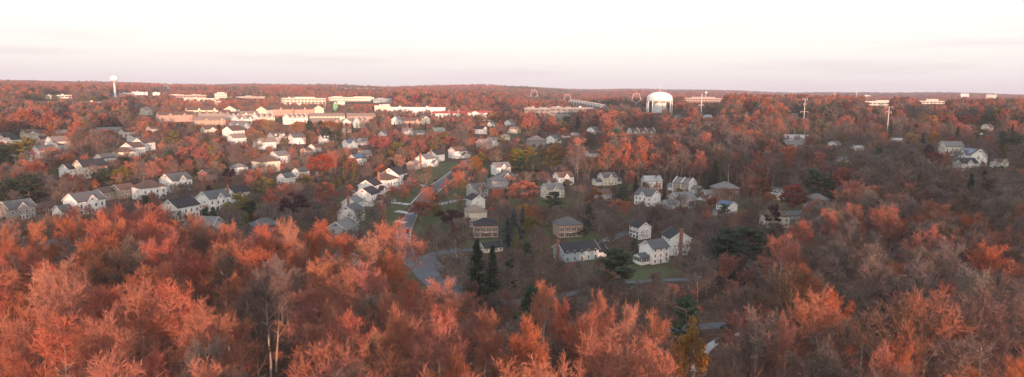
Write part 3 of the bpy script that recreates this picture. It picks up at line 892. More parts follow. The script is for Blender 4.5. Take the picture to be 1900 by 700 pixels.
# x0, x1, ytop, yvis, angle of the ridge from the line of sight, type, wall, roof, options, label
gA = 'white houses in the row west of the street'
gB = 'pale houses in the row east of the street'
gC = 'houses around the lower gardens'
gD = 'houses on the western slope'
gE = 'houses on the middle slope'
gF = 'houses in the eastern woods'
gG = 'small houses glimpsed far off'
HL = [
# row left of the street, near to far
(604,664,407,428,24,'G','grey','grey','', 'pale grey house nearest the wood in the row west of the street, half hidden', gA),
(626,676,378,414,24,'G','white','slate','', 'white gabled house, nearest fully seen one in the row west of the street', gA),
(634,674,364,386,24,'G','white','grey','c', 'white gabled house with a brick chimney stack in the row west of the street', gA),
(657,705,347,376,24,'G','white','charcoal','g', 'white gabled house with almost black roof, fourth from the wood in the western row', gA),
(665,708,332,358,24,'G','white','charcoal','g', 'white gabled house with black roof next to the dark low shed in the western row', gA),
(690,738,321,347,30,'H','white','brown','ck', 'white hip roofed house with a pink chimney in the row west of the street', gA),
(707,755,310,334,24,'G','white','charcoal','g', 'white gabled house with dark roof, farthest of the close row west of the street', gA),
(755,780,298,314,36,'G','pink','tan','', 'pinkish low house with tan roof just past the cypress beside the street', gA),
(771,808,286,310,36,'G','white','grey','cg', 'white gabled house with red chimney and small porch beyond the pinkish house', gA),
(792,825,279,300,38,'G','blue','charcoal','c', 'pale blue gabled house with dark roof and tall red chimney near the street top', gA),
(827,872,272,295,58,'G','white','brown','wg', 'white house with brown roof and side wing at the top of the street', gA),
(620,668,466,476,-30,'G','white','slate','', 'white gabled house showing through the bare coral trees below the western row', gA),
(72,120,444,452,50,'G','grey','slate','', 'grey white house barely showing through the wood below the stone house', gD),
# right of the street
(911,948,301,317,78,'G','white','grey','x', 'white house with grey roof and wide front gable below the olive pines', gB),
(921,958,317,334,80,'H','brick','slate','x', 'small brick house with blue grey hip roof and one front gable beside the salmon tree', gB),
(904,942,326,352,70,'H','grey','grey','', 'grey hip roofed house behind the white gables east of the street', gB),
(865,906,340,366,70,'G','grey','slate','x', 'grey house with slate roof uppermost in the stepped row east of the street', gB),
(864,900,360,384,-22,'G','white','charcoal','', 'bright white gabled house with dark roof in the stepped row east of the street', gB),
(861,904,379,412,-14,'H','cream','tan','yt', 'cream house with tan hip roof and a green topped bay window', gB),
(877,924,404,439,84,'H','pink','charcoal','b', 'small brick colonial with dark hip roof and pale shuttered windows facing the side street', gB),
(895,926,449,470,80,'G','cream','charcoal','r', 'low house with dark slate roof behind the pair of dark cypresses', gB),
# lower gardens
(1026,1081,402,438,72,'H','pink','slate','b', 'big brick house with blue grey hip roof and green shutters above the lawn', gC),
(1025,1113,448,484,70,'G','blue','charcoal','cwl', 'long pale blue grey house with black roof and red brick chimney', gC),
(1171,1206,410,446,-36,'G','white','charcoal','bt', 'narrow white gable of a dark roofed house standing above the big white house', gC),
(1185,1244,444,500,50,'G','white','slate','ut', 'biggest white house, slate roof, with a glazed sunroom facing the lawn', gC),
(1228,1283,425,474,-22,'G','white','charcoal','cgt', 'white gabled house with black roof edges and tall brick chimney behind the sunroom house', gC),
# mid right
(1020,1071,319,340,72,'G','white','brown','vx', 'white house with brown roof and wide low gable wing near the yellow green tree', gC),
(1003,1047,340,366,74,'G','cream','grey','x', 'cream grey roofed house half behind green bushes below the brown roofed one', gC),
(1098,1157,320,350,68,'G','cream','slate','vxw', 'cream white house with slate roof, centre gable and small side wing', gC),
(1103,1134,351,370,70,'G','grey','brown','', 'small grey house with brown roof just below the cream white house', gC),
(1190,1229,326,340,78,'G','white','pale','', 'white house with a pale blue grey roof behind the golden bare tree', gC),
(1178,1226,351,376,-62,'G','white','slate','x', 'white two storey house with dormer gable behind dark shrubs', gC),
(1237,1305,330,352,-70,'G','tan','grey','vwf', 'tan house with grey roof stepping up between white fire walls', gC),
(1235,1298,356,384,64,'G','grey','grey','xv', 'pale grey house behind a lattice of bare trees, below the tan stepped house', gC),
(1311,1380,337,364,66,'H','brick','grey','v', 'brown brick house with large grey hip roof beside the tall spruce', gC),
(1334,1364,372,391,-55,'G','white','slate','s', 'small white house with dark blue solar roof among bare trees', gC),
(1430,1454,348,376,-50,'G','white','slate','d', 'white house with dormer windows squeezed between two dark red trees', gF),
(1412,1464,387,418,70,'H','cream','brown','', 'pale stucco house with brown hip roof below the dark red trees', gF),
(1494,1538,359,377,70,'H','grey','grey','', 'grey house with low hip roof just above the sunlit grove', gF),
(1462,1478,391,404,60,'G','blue','slate','r', 'little blue grey shed house behind bare trees near the stucco house', gF),
(1745,1786,262,280,72,'G','cream','grey','', 'cream house with grey roof above the blue solar house', gF),
(1779,1829,275,300,-38,'G','white','slate','xs', 'large white house with dark blue solar roof and cream front gables', gF),
(1772,1812,293,313,62,'G','white','charcoal','x', 'white house with black roof and two cream gables in front of the large solar house', gF),
(1842,1868,294,311,-60,'G','cream','brown','x', 'cream gabled house hidden in bare trees east of the solar house', gF),
(1716,1738,295,305,60,'G','white','grey','r', 'low white shed with pale roof among trees west of the solar house', gF),
(1542,1556,262,270,30,'G','white','grey','r', 'tiny white shed in the woods beside the yellow green bush', gF),
(1586,1596,270,276,60,'G','white','pale','r', 'tiny white hut half hidden in brown trees', gF),
(1549,1570,292,301,70,'G','white','grey','r', 'low white building beside a hedge in the brown wood', gF),
(1451,1490,261,273,75,'G','brick','grey','r', 'low brick building with a grey roof behind the sunlit forest', gF),
(1455,1500,250,252,80,'T','concrete','pale','rn', 'long low pale building glimpsed through the forest edge', gF),
(1652,1676,256,263,75,'G','blue','pale','r', 'blue grey low house with pale roof beside the orange tree', gF),
(1378,1392,207,216,20,'G','white','grey','', 'narrow white house with chimney beyond the forest', gF),
(1465,1482,210,222,60,'G','pink','grey','', 'pinkish house behind the double cross arm pole', gF),
(1786,1804,223,234,40,'G','cream','tan','', 'cream gable peeping over rust trees near the horizon woods', gF),
(1824,1842,230,241,30,'G','cream','tan','', 'second cream gable east of the peeping one, over rust trees', gF),
(1681,1696,218,226,40,'G','white','brown','r', 'white gabled hut in red woods past the short pole', gF),
# middle slope
(1087,1108,278,294,70,'G','white','brown','', 'white house with dark windows standing alone in the pink bare wood', gE),
(1163,1216,238,250,62,'T','cream','brown','f', 'stepped terrace with pale fire walls climbing the wood', gE,),
(1089,1112,235,247,30,'G','white','grey','', 'pair of white gables behind the orange bush at the pink wood', gE),
(1250,1266,213,222,50,'G','grey','grey','', 'grey gabled house at the foot of the great water tank', gE),
(1302,1322,213,221,70,'G','white','pale','', 'white house under the single cross arm pole', gE),
(942,969,235,257,-66,'G','cream','tan','wc', 'bright cream house with tan roof and white chimney end above the street', gE),
(926,948,249,262,60,'G','cream','tan','v', 'cream cottage with arched window in front of the bright cream house', gE),
(900,928,255,268,55,'G','white','grey','x', 'white gabled house with grey roof right above the pink house', gE),
(883,914,258,275,48,'G','pink','tan','', 'peach pink gabled house with red tinted roof near the top of the street', gE),
(881,905,234,256,-46,'G','white','charcoal','', 'white and slate blue house with dark roof beside a dark cone tree', gE),
(905,918,226,236,30,'G','white','tan','', 'tiny white gable above the slate blue house', gE),
(936,958,222,233,35,'G','white','tan','x', 'small white gabled house with chimney on the pink slope', gE),
(977,1013,252,271,72,'H','stone','tan','', 'stone coloured house with tan hip roof above the cross street', gE),
(1014,1039,250,267,30,'G','white','slate','g', 'pale house with slate roof next to the tan hip roofed one', gE),
(1042,1058,249,257,60,'G','white','brown','r', 'low white gable at the edge of the pink bare wood', gE),
(994,1003,231,246,30,'G','pink','brown','', 'narrow pink gable between the green and red trees', gE),
(1063,1072,245,252,50,'G','white','grey','r', 'tiny white shed by the pink wood edge', gE),
(798,827,237,247,74,'G','brick','green','', 'house with grey green roof behind the olive trees', gE),
(744,767,238,250,76,'G','grey','grey','xc', 'grey roofed house with white centre gable and red chimney', gE),
(766,790,242,251,74,'G','blue','slate','r', 'low blue grey roofed wing house beside the grey roofed one', gE),
(726,748,216,233,26,'G','white','grey','', 'white gable at the west end of the terrace behind the dark hedge', gE),
(746,782,218,230,80,'T','pink','brown','q', 'pinkish terrace with fire walls behind the dark hedge', gE),
(776,798,215,231,-22,'G','cream','tan','', 'bright cream gable at the east end of the terrace behind the dark hedge', gE),
(706,716,243,253,30,'G','white','grey','', 'small white gable above the salmon trees', gE),
(660,676,227,240,40,'G','white','slate','', 'white gable with blue roof edge between the dark hedges', gE),
(663,684,256,273,72,'G','grey','grey','', 'grey house with pale roof beside the blue roofed one', gE),
(635,664,259,277,62,'G','blue','slate','xs', 'blue roofed house with solar panels above the pink trees', gE),
(647,680,286,302,58,'G','white','slate','s', 'white house with bright blue solar roof left of the big salmon trees', gE),
(662,690,279,290,70,'G','pink','grey','', 'pink grey house just behind the solar roof', gE),
(591,619,250,265,72,'G','white','charcoal','d', 'white house with three dormers in its black roof', gE),
(535,566,248,270,72,'G','white','slate','', 'wide white house with slate roof beside the dark cone tree', gE),
(497,531,246,262,66,'G','grey','slate','xd', 'grey house with dormers and a pale front gable', gE),
(473,516,256,276,70,'G','white','tan','v', 'bright white house with pink lit roof beside the brown fields', gE),
(557,580,274,290,40,'G','tan','brown','c', 'tan gabled house with brown roof, lower of the stepped pair', gE),
(572,596,267,283,40,'G','white','brown','', 'white edged gable with brown roof, upper of the stepped pair', gE),
(499,537,280,298,46,'G','white','grey','', 'white gabled house with grey roof above the red round trees', gE),
(468,518,288,310,60,'H','cream','brown','', 'cream house with large brown hip roof behind red trees', gE),
(514,547,321,339,42,'G','white','slate','', 'white gabled house with slate roof beside the yellow green tree', gE),
(542,573,311,325,46,'G','white','slate','', 'white gabled house with slate roof just behind the yellow green tree house', gE),
(634,652,236,248,50,'G','cream','tan','', 'little cream gable behind the brown slope trees', gE),
# western slope
(0,58,371,405,72,'G','stone','slate','x', 'grey stone house with blue grey roof and white trimmed front gable at the wood edge', gD),
(56,101,376,398,78,'G','brick','brown','r', 'low brown roofed brick house beside the grey stone one', gD),
(112,198,356,386,64,'G','white','slate','vx', 'long white gabled house with slate roof and cross gables above the red wood', gD),
(172,212,347,368,46,'G','tan','brown','c', 'brown roofed house with white rake boards and brick chimney', gD),
(205,248,341,366,52,'G','tan','brown','', 'brown roofed tan house next uphill of the one with the chimney', gD),
(247,304,334,362,62,'H','white','brown','b', 'white walled house with orange brown hip roof and brick front', gD),
(298,353,321,343,56,'G','white','slate','x', 'white gabled house with grey roof and small second gable', gD),
(301,366,367,395,50,'G','white','charcoal','', 'white gabled house with black roof right above the red wood', gD),
(366,424,353,385,56,'G','white','slate','x', 'large white gabled house with slate roof behind a spreading bare tree', gD),
(414,462,345,364,48,'G','white','charcoal','c', 'white gabled house with black roof and a thin chimney by the yellow tree', gD),
(345,412,401,424,-68,'G','grey','grey','b', 'grey gabled brick fronted house sunk behind the red wood', gD),
(464,516,404,420,78,'H','brick','slate','b', 'brick house with dark roof sunk behind the red wood east of the grey one', gD),
(369,402,314,341,44,'G','pink','brown','', 'pinkish tan gable with brown roof and white rake board', gD),
(427,459,303,315,64,'H','white','grey','', 'white house with pale hip roof beside a purple tree', gD),
(112,154,303,324,58,'G','white','charcoal','', 'white house with black roof below the long brown roof', gD),
(140,194,295,308,76,'G','cream','charcoal','', 'long house with dark brown black roof', gD),
(176,212,285,299,52,'G','white','slate','', 'white gabled house with slate roof and a tan chimney below the bright cluster', gD),
(22,56,280,300,44,'G','white','slate','', 'lone white gable beside dark green trees', gD),
(210,248,273,290,66,'H','cream','brown','', 'cream house with brown hip roof in the bright cluster', gD),
(226,266,264,287,40,'G','white','brown','', 'sunlit white gable, front of the bright cluster', gD),
(247,285,256,283,40,'G','white','brown','', 'largest sunlit white house of the bright cluster', gD),
(236,258,249,266,40,'G','white','brown','', 'white house with pale blue side at the top of the bright cluster', gD),
(221,248,238,252,58,'G','cream','charcoal','', 'cream gable with dark roof above the bright cluster', gD),
(180,228,236,243,80,'T','stone','grey','rn', 'long grey roof behind the orange trees west of the bright cluster', gD),
(39,68,240,258,76,'G','cream','brown','p', 'cream house with white columned portico', gD),
(64,86,241,257,74,'G','pink','brown','', 'dark brown house next to the portico house', gD),
(101,127,241,249,78,'G','brick','grey','', 'low brown roofed house behind the pink roofed one', gD),
(86,126,253,274,66,'G','white','tan','', 'bright white house with a pink lit roof', gD),
(94,120,262,276,40,'G','white','brown','', 'white gable in front of the house with the pink lit roof', gD),
(68,94,252,268,74,'G','pink','charcoal','', 'long dark roofed house west of the pink lit roof', gD),
(62,100,269,279,76,'G','white','slate','', 'low white house with violet dark roof by olive trees', gD),
(0,26,249,264,72,'G','white','charcoal','', 'dark roofed white house at the picture edge of the western slope', gD),
(16,36,254,266,72,'G','white','charcoal','', 'dark roofed house next east of the one at the picture edge', gD),
(0,20,246,256,76,'G','brick','brown','', 'brown roofed brick house behind the dark roofed pair', gD),
(272,294,234,245,58,'G','white','brown','', 'white gable with brown roof beyond the spreading bare tree', gD),
(372,402,233,247,70,'G','cream','brown','p', 'cream house with a small columned front gable', gD),
(413,452,233,253,44,'G','white','brown','', 'broad bright white gable with brown roof', gD),
(422,456,248,266,70,'G','white','tan','', 'white house with pink lit roof under the broad bright gable', gD),
(470,488,254,270,40,'G','white','tan','', 'bright white gable end before the brown fields', gD),
(325,345,236,248,40,'G','brick','brown','', 'brick gable among the orange trees', gD),
(258,281,199,219,36,'G','cream','tan','', 'tall cream house with stepped gables in the forest', gD),
# terraces and apartments
(293,358,207,229,70,'T','pink','brown','q', 'pinkish terrace with white trimmed gables west of the dormer terrace', 'terraces in the upper suburb'),
(364,425,204,222,78,'T','stone','brown','', 'brown terrace with many white dormer gables', 'terraces in the upper suburb'),
(360,416,216,233,80,'T','tan','tan','q', 'lower brown terrace in front of the one with many dormer gables', 'terraces in the upper suburb'),
(420,445,207,225,60,'T','grey','brown','', 'grey gabled end terrace beside the many dormers', 'terraces in the upper suburb'),
(445,478,206,216,74,'T','cream','tan','', 'small terrace with bright gables under the apartment blocks', 'terraces in the upper suburb'),
(432,470,214,226,56,'T','white','tan','f', 'bright white gabled terrace front', 'terraces in the upper suburb'),
(468,508,211,224,50,'T','cream','tan','f', 'cream gabled terrace with fire walls', 'terraces in the upper suburb'),
(425,462,225,240,66,'T','blue','grey','', 'blue grey roofed terrace with white gable end', 'terraces in the upper suburb'),
(526,570,212,236,44,'T','white','tan','f', 'stepped white terrace with fire walls descending the slope', 'terraces in the upper suburb'),
(575,639,210,224,84,'T','cream','tan','n', 'long cream terrace with plain tan roof', 'terraces in the upper suburb'),
(577,630,219,229,80,'T','pink','tan','q', 'pink terrace with small gables in front of the long cream one', 'terraces in the upper suburb'),
(643,696,210,222,84,'T','pink','tan','n', 'long pink terrace beyond the gap in the terraces', 'terraces in the upper suburb'),
(637,662,219,231,40,'G','white','tan','', 'bright white gable in front of the long pink terrace', 'terraces in the upper suburb'),
(658,682,218,230,56,'T','pink','tan','f', 'pinkish stepped terrace next to the bright white gable', 'terraces in the upper suburb'),
]
for h in HL:
    kw = {}
    nm = 'house'
    if h[5] == 'T':
        nm = 'terraced_building'
        if h[2] < 232 and 'r' not in h[8]: kw = dict(hw=8.2, rr=3.4, W=10.5)
    house(*h[:9], h[9], h[10], nm, **kw)

# apartment buildings with big gables
for x0, x1, yt, yv, a, o, wl, lab in [
    (346, 402, 197, 208, 80, 'q', 'yellow', 'yellow cream apartment building with two sunlit gables'),
    (414, 446, 196, 208, 12, 'n', 'yellow', 'yellow cream apartment building end on with one wide gable'),
    (480, 503, 197, 214, 30, 'n', 'cream', 'cream apartment building gable west of the pink ones'),
    (498, 548, 196, 215, 72, 'q', 'pink', 'pinkish apartment building with two tall front gables'),
    (540, 583, 196, 215, 70, 'q', 'pink', 'pinkish apartment building joined up to the cream end gable'),
    (568, 600, 195, 213, -18, 'n', 'yellow', 'cream apartment building with wide east end gable')]:
    house(x0, x1, yt, yv, a, 'T', wl, 'brown', o, lab, 'gabled apartment buildings', 'apartment_building', hw=11.5, rr=4.5, W=15)

# tiny far houses on the hillside
rr_ = random.Random(5)
for i in range(27):
    px = 645 + i * 5.2 + rr_.uniform(-1.5, 1.5)
    p, zt = at_r(px, 2300 + rr_.uniform(-150, 150), 175)
    root = link('house', None, None, (p.x, p.y, p.z + 10), rr_.uniform(0, 3.1), 1.5)
    tag(root, 'tiny white house in the scattered line of houses on the far wooded hillside', 'house', 'tiny houses on the far hillside')
    w_, r_ = MB(), MB()
    gable_wall(w_, 0, 0, 12, 9, 5.5, 3, 0, -12); gable_roof(r_, 0, 0, 12, 9, 5.5, 3)
    link('wall', w_.mesh('wall', WALL['white']), root); link('roof', r_.mesh('roof', ROOF['tan' if i % 3 else 'pale']), root)

# ------------------------------------------------------------------ flat-roofed blocks
BLK = []
def block(r, x0, x1, ytop, depth, wall, roof, floors, label, yaw=0.0, group=None, name='commercial_building', steps=(), ybase=None):
    p, zt = at_r((x0 + x1) / 2, r, ytop)
    H = zt - p.z
    dist = proj(p.x, p.y, p.z)[2]
    W = (x1 - x0) / FPX * dist
    BLK.append((round(H, 1), int(W), label[:40]))
    if H < 5: 
        p.z += H - 5; H = 5
    az = math.atan2(p.x, p.y)
    root = link(name, None, None, p, -az + yaw)
    tag(root, label, 'building', group)
    wl, rf = MB(), MB()
    wl.box(-W / 2, W / 2, 0, depth, -8, H - .01)
    for (u0, u1, dh) in steps:
        wl.box(-W / 2 + W * u0, -W / 2 + W * u1, .6, depth - .6, H - .01, H + dh)
        rf.box(-W / 2 + W * u0 - .2, -W / 2 + W * u1 + .2, .4, depth - .4, H + dh, H + dh + .4)
    rf.box(-W / 2 - .3, W / 2 + .3, -.3, depth + .3, H, H + .5)
    link('wall', wl.mesh('wall', WALL[wall]), root)
    link('roof', rf.mesh('roof', ROOF[roof]), root)
    fh = 4.0 if floors else 0
    vis = min(floors, int((H + .5) / fh)) if floors else 0
    for f in range(vis):
        z1 = H - 1.2 - f * fh
        wb = MB()
        n = max(4, int(W / 5.5))
        for i in range(n):
            xa = -W / 2 + W * (i + .12) / n; xb = -W / 2 + W * (i + .88) / n
            wb.box(xa, xb, -.06, .02, z1 - 1.9, z1)
        b = link('window_band', wb.mesh('window_band', M_GLASS_L), root)
    k = MB()
    for i in range(max(1, int(W / 30))):
        x = -W / 2 + W * (i + .3) / max(1, int(W / 30)); k.box(x, x + 3, depth * .4, depth * .4 + 3, H + .5, H + 2.2)
    link('rooftop_unit', k.mesh('rooftop_unit', M_STEEL), root)
    BLDS.append((p.x, p.y, W / 2 + 6, depth))
    return root
BLDS = []
gCB = 'commercial buildings beyond the suburb'
for b in [
 (1450, 611, 693, 181, 30, 'cream', 'white', 4, 'long four storey cream office building with flat roof', 0, ((.08, .3, 1.4), (.55, .95, 1.4))),
 (1480, 601, 613, 184, 20, 'blue', 'pale', 2, 'small blue white building against the long office'),
 (1200, 526, 603, 183, 40, 'yellow', 'white', 2, 'wide yellow cream hall with sunlit front', .1, ((.3, .75, 2.0),)),
 (1500, 494, 528, 183, 30, 'white', 'pale', 0, 'low white hall west of the yellow cream one'),
 (1600, 452, 492, 180, 30, 'pink', 'white', 0, 'pinkish long hall near the pylons', 0, ((.1, .4, 2.0),)),
 (1650, 418, 455, 180, 25, 'white', 'white', 0, 'white long hall east of the stepped church like building'),
 (1600, 399, 420, 174, 30, 'cream', 'white', 2, 'stepped white building below a pylon', 0, ((.2, .8, 2.5),)),
 (1500, 318, 380, 177, 30, 'pink', 'white', 2, 'long pinkish school building with sunlit walls', .05, ((.0, .35, 1.0), (.6, .85, 1.0))),
 (1350, 344, 404, 183, 24, 'cream', 'white', 0, 'long cream shopping building below the school'),
 (1250, 392, 410, 188, 14, 'cream', 'tan', 0, 'small sunlit building with low roof below the long cream one'),
 (1900, 324, 340, 173, 20, 'white', 'white', 0, 'small white box building near the orange crown'),
 (1900, 284, 296, 172, 20, 'white', 'white', 0, 'small white box building east of the slender water tower'),
 (1800, 222, 248, 173, 24, 'pink', 'white', 0, 'pale industrial hall just east of the slender water tower'),
 (1900, 246, 272, 171, 24, 'white', 'white', 0, 'bright industrial hall on the slope past the slender tower'),
 (1750, 172, 198, 173, 24, 'grey', 'pale', 0, 'grey industrial hall west of the slender tower'),
 (1400, 82, 106, 178, 20, 'cream', 'white', 2, 'cream building behind the olive pines'),
 (1400, 108, 131, 177, 20, 'cream', 'white', 2, 'cream building east of the one behind the olive pines'),
 (1500, 18, 42, 181, 20, 'white', 'pale', 0, 'low white building far west of the olive pines'),
 (2200, 62, 88, 171, 24, 'white', 'white', 0, 'tiny white hall under the horizon ridge'),
 (1150, 160, 188, 190, 24, 'blue', 'pale', 0, 'low blue grey roofed building in the western forest'),
 (1150, 140, 158, 193, 20, 'grey', 'pale', 0, 'second low grey building in the western forest'),
 (1400, 693, 727, 184, 40, 'blue', 'pale', 2, 'blue grey building beside the long cream office', 0, ((.2, .6, 1.5),)),
 (1250, 733, 744, 188, 20, 'grey', 'pale', 0, 'little grey building between red trees and office'),
 (1000, 695, 724, 197, 18, 'cream', 'white', 0, 'cream end of the white shopping strip', 0, ((.5, .95, 2.0),)),
 (1000, 725, 826, 200, 20, 'white', 'white', 0, 'long white shopping strip with a small pointed gable'),
 (1300, 626, 640, 189, 10, 'cream', 'white', 0, 'small cream annex beside the green shed'),
 (850, 973, 1020, 202, 26, 'stone', 'pale', 2, 'grey flat roofed block, west part of the long low complex', 0, ((.1, .4, 1.2), (.6, .9, 1.2))),
 (850, 1021, 1062, 201, 26, 'stone', 'pale', 2, 'grey flat roofed block, middle of the long low complex', 0, ((.1, .5, 1.2), (.7, .95, 1.0))),
 (860, 1063, 1100, 201, 30, 'stone', 'pale', 2, 'grey flat roofed block, east part of the long low complex'),
 (1900, 1006, 1046, 183, 24, 'cream', 'white', 0, 'distant row of cream roofs under the pylons'),
 (2300, 1137, 1151, 185, 24, 'blue', 'pale', 0, 'pale blue roof in the dark far woods'),
 (1500, 1271, 1338, 183, 40, 'pink', 'white', 4, 'wide pink banded office building east of the great water tank', 0, ((.2, .82, 2.6),)),
 (2200, 1355, 1372, 181, 24, 'blue', 'pale', 0, 'small pale blue building in the eastern distance'),
 (2200, 1374, 1388, 180, 24, 'white', 'white', 0, 'small white building in the eastern distance'),
 (1300, 1607, 1647, 190, 30, 'yellow', 'white', 3, 'cream white office block over the red trees', .1, ((.0, .5, 1.2), (.5, 1., 3.0))),
 (1500, 1707, 1750, 188, 30, 'cream', 'white', 4, 'banded cream office building with a raised middle', 0, ((.3, .75, 3.5),)),
 (3000, 1603, 1615, 177, 40, 'white', 'white', 0, 'tiny pale building on the far eastern hills'),
 (3000, 1784, 1797, 174, 40, 'white', 'white', 0, 'speck of a white tank building on the horizon hills'),
 (3000, 1832, 1848, 176, 40, 'cream', 'white', 0, 'pale speck of a building east on the horizon hills'),
 (2400, 1432, 1446, 180, 24, 'white', 'white', 0, 'white speck of a house group left of the double arm pole'),
 ]:
    block(*b[:9], yaw=b[9] if len(b) > 9 else 0, group=gCB, steps=b[10] if len(b) > 10 else ())
gs = block(1050, 618, 626, 193, 8, 'concrete', 'pale', 0, 'small bright green shed in the brown wood', name='shed')
gm = mat('green_painted_wall', (.16, .42, .22), .6, .1, .5)
for c in gs.children:
    if c.name.startswith('wall'): c.data.materials[0] = gm

# red roofed strip
for (x0, x1, yt, r, lab) in [(800, 866, 207, 930, 'long low building with bright red roof, west half of the strip'), (867, 916, 206, 930, 'red roofed strip building with a small white arched gable')]:
    p, zt = at_r((x0 + x1) / 2, r, yt)
    dist = proj(p.x, p.y, p.z)[2]; W = (x1 - x0) / FPX * dist; H = max(6, zt - p.z)
    p.z = zt - H
    root = link('shopping_building', None, None, p, -math.atan2(p.x, p.y)); tag(root, lab, 'building', 'red roofed buildings')
    w_, r_ = MB(), MB()
    w_.box(-W / 2, W / 2, 0, 16, -8, H - 2.6); r_.add([(-W / 2 - .6, -1, H - 2.6), (W / 2 + .6, -1, H - 2.6), (W / 2 + .6, 17, H - 2.6), (-W / 2 - .6, 17, H - 2.6), (-W / 2 + 3, 6, H), (W / 2 - 3, 6, H), (W / 2 - 3, 11, H), (-W / 2 + 3, 11, H)],
        [(0, 1, 5, 4), (1, 2, 6, 5), (2, 3, 7, 6), (3, 0, 4, 7), (4, 5, 6, 7), (3, 2, 1, 0)])
    link('wall', w_.mesh('wall', WALL['white']), root); link('roof', r_.mesh('roof', ROOF['red']), root)
    if x0 > 860:
        g1, g2 = MB(), MB(); gable_wall(g1, -W * .2, -1.5, 6, 9, H - 2, 2.2, 1, -2); gable_roof(g2, -W * .2, -1.5, 6.4, 9, H - 2, 2.2, 1)
        q = link('porch_gable', g1.mesh('porch_gable', WALL['white']), root); link('porch_roof', g2.mesh('porch_roof', ROOF['red']), q)
    BLDS.append((p.x, p.y, W / 2 + 5, 16))

# saw-tooth terrace of pale end walls, near the pylons
p0, zt0 = at_r(1090, 1050, 190)
saw = link('stepped_terrace', None, None, (p0.x, p0.y, p0.z), 0)
tag(saw, 'curved stepped terrace of pale parallel end walls with dark roofs between, under the pylons', 'building')
n = 13
for i in range(n):
    t = i / (n - 1)
    px = 1060 + 60 * t; yt = 184.5 + 9.0 * t ** 1.3; rr2 = 1120 - 150 * t
    q, zt = at_r(px, rr2, yt)
    H = max(6, zt - q.z)
    w_, r_ = MB(), MB()
    gable_wall(w_, 0, 0, .8, 15, H - 3.5, 3.5, 0, -6)
    ang = -math.atan2(q.x, q.y) + R(-38)
    rel = q - p0; rel.z = zt - H - p0.z
    ew = link('end_wall', w_.mesh('end_wall', WALL['concrete']), saw, rel, ang)
    gable_roof(r_, 3.0, 0, 5.0, 14, H - 4.4, 3.3); gable_wall(r_, 3.0, 0, 5.0, 13.4, H - 4.5, 3.2, 0, -6)
    link('roof', r_.mesh('roof', ROOF['grey']), ew)
BLDS.append((p0.x, p0.y, 38, 30))
# ------------------------------------------------------------------ the great water tank
def big_tank():
    r = 900.0
    p, zt = at_r(1224.5, r, 170.5)
    dist = proj(p.x, p.y, p.z)[2]
    Rr = 23.3 / FPX * dist
    zb = zt - 1.86 * Rr
    root = link('water_tower', None, None, (p.x, p.y, zb), R(8))
    tag(root, 'great white water tank on a ring of legs, whip mast on its domed roof', 'water tower')
    prof = [(.02, 1.86)]
    for i in range(1, 11):
        a = i / 10 * math.pi / 2
        prof.append((math.sin(a) ** .92 * 1.0, 1.34 + .52 * math.cos(a)))
    prof += [(1.0, 1.20), (.985, 1.16), (.93, 1.10), (.80, 1.06), (.60, 1.03), (.40, 1.02)]
    t = MB(); t.lathe([(a * Rr, b * Rr) for a, b in prof][::-1], 48)
    link('tank', t.mesh('tank', M_TANK, True), root)
    c = MB(); c.lathe([(.5 * Rr, -.5 * Rr), (.5 * Rr, 1.03 * Rr)], 36)
    link('centre_column', c.mesh('centre_column', M_TANK, True), root)
    for k in range(12):
        a = 2 * math.pi * k / 12 + .13
        l = MB(); l.tube([(math.cos(a) * Rr * .985, math.sin(a) * Rr * .985, -.5 * Rr), (math.cos(a) * Rr * .985, math.sin(a) * Rr * .985, 1.26 * Rr)], .036 * Rr, 10)
        link('leg', l.mesh('leg', M_TANK, True), root)
        # painted scallop bracket between tank and leg
        b = MB(); b.tube([(math.cos(a) * Rr * .97, math.sin(a) * Rr * .97, 1.06 * Rr), (math.cos(a) * Rr * .80, math.sin(a) * Rr * .80, 1.02 * Rr)], .03 * Rr, 6)
        link('bracket', b.mesh('bracket', M_TANK), root)
    rb = MB(); rb.lathe([(1.0 * Rr, 1.16 * Rr), (1.035 * Rr, 1.16 * Rr), (1.035 * Rr, 1.185 * Rr), (1.0 * Rr, 1.185 * Rr)], 48)
    link('balcony', rb.mesh('balcony', M_STEEL), root)
    h = MB()
    for k in range(10):
        a = 2 * math.pi * k / 10
        h.tube([(math.cos(a) * Rr * .09, math.sin(a) * Rr * .09, 1.82 * Rr), (math.cos(a) * Rr * .09, math.sin(a) * Rr * .09, 2.06 * Rr)], .016 * Rr, 4)
        h.box(math.cos(a) * Rr * .10 - .25, math.cos(a) * Rr * .10 + .25, math.sin(a) * Rr * .10 - .25, math.sin(a) * Rr * .10 + .25, 1.92 * Rr, 2.03 * Rr)
    link('antenna_ring', h.mesh('antenna_ring', mat('antenna_grey', (.45, .33, .30), .7)), root)
    m = MB(); m.tube([(0, 0, 1.8 * Rr), (0, 0, 2.35 * Rr), (0, 0, 2.82 * Rr)], [.022 * Rr, .018 * Rr, .012 * Rr], 6)
    link('mast', m.mesh('mast', M_STEEL), root)
    BLDS.append((p.x, p.y, Rr + 3, Rr))
big_tank()

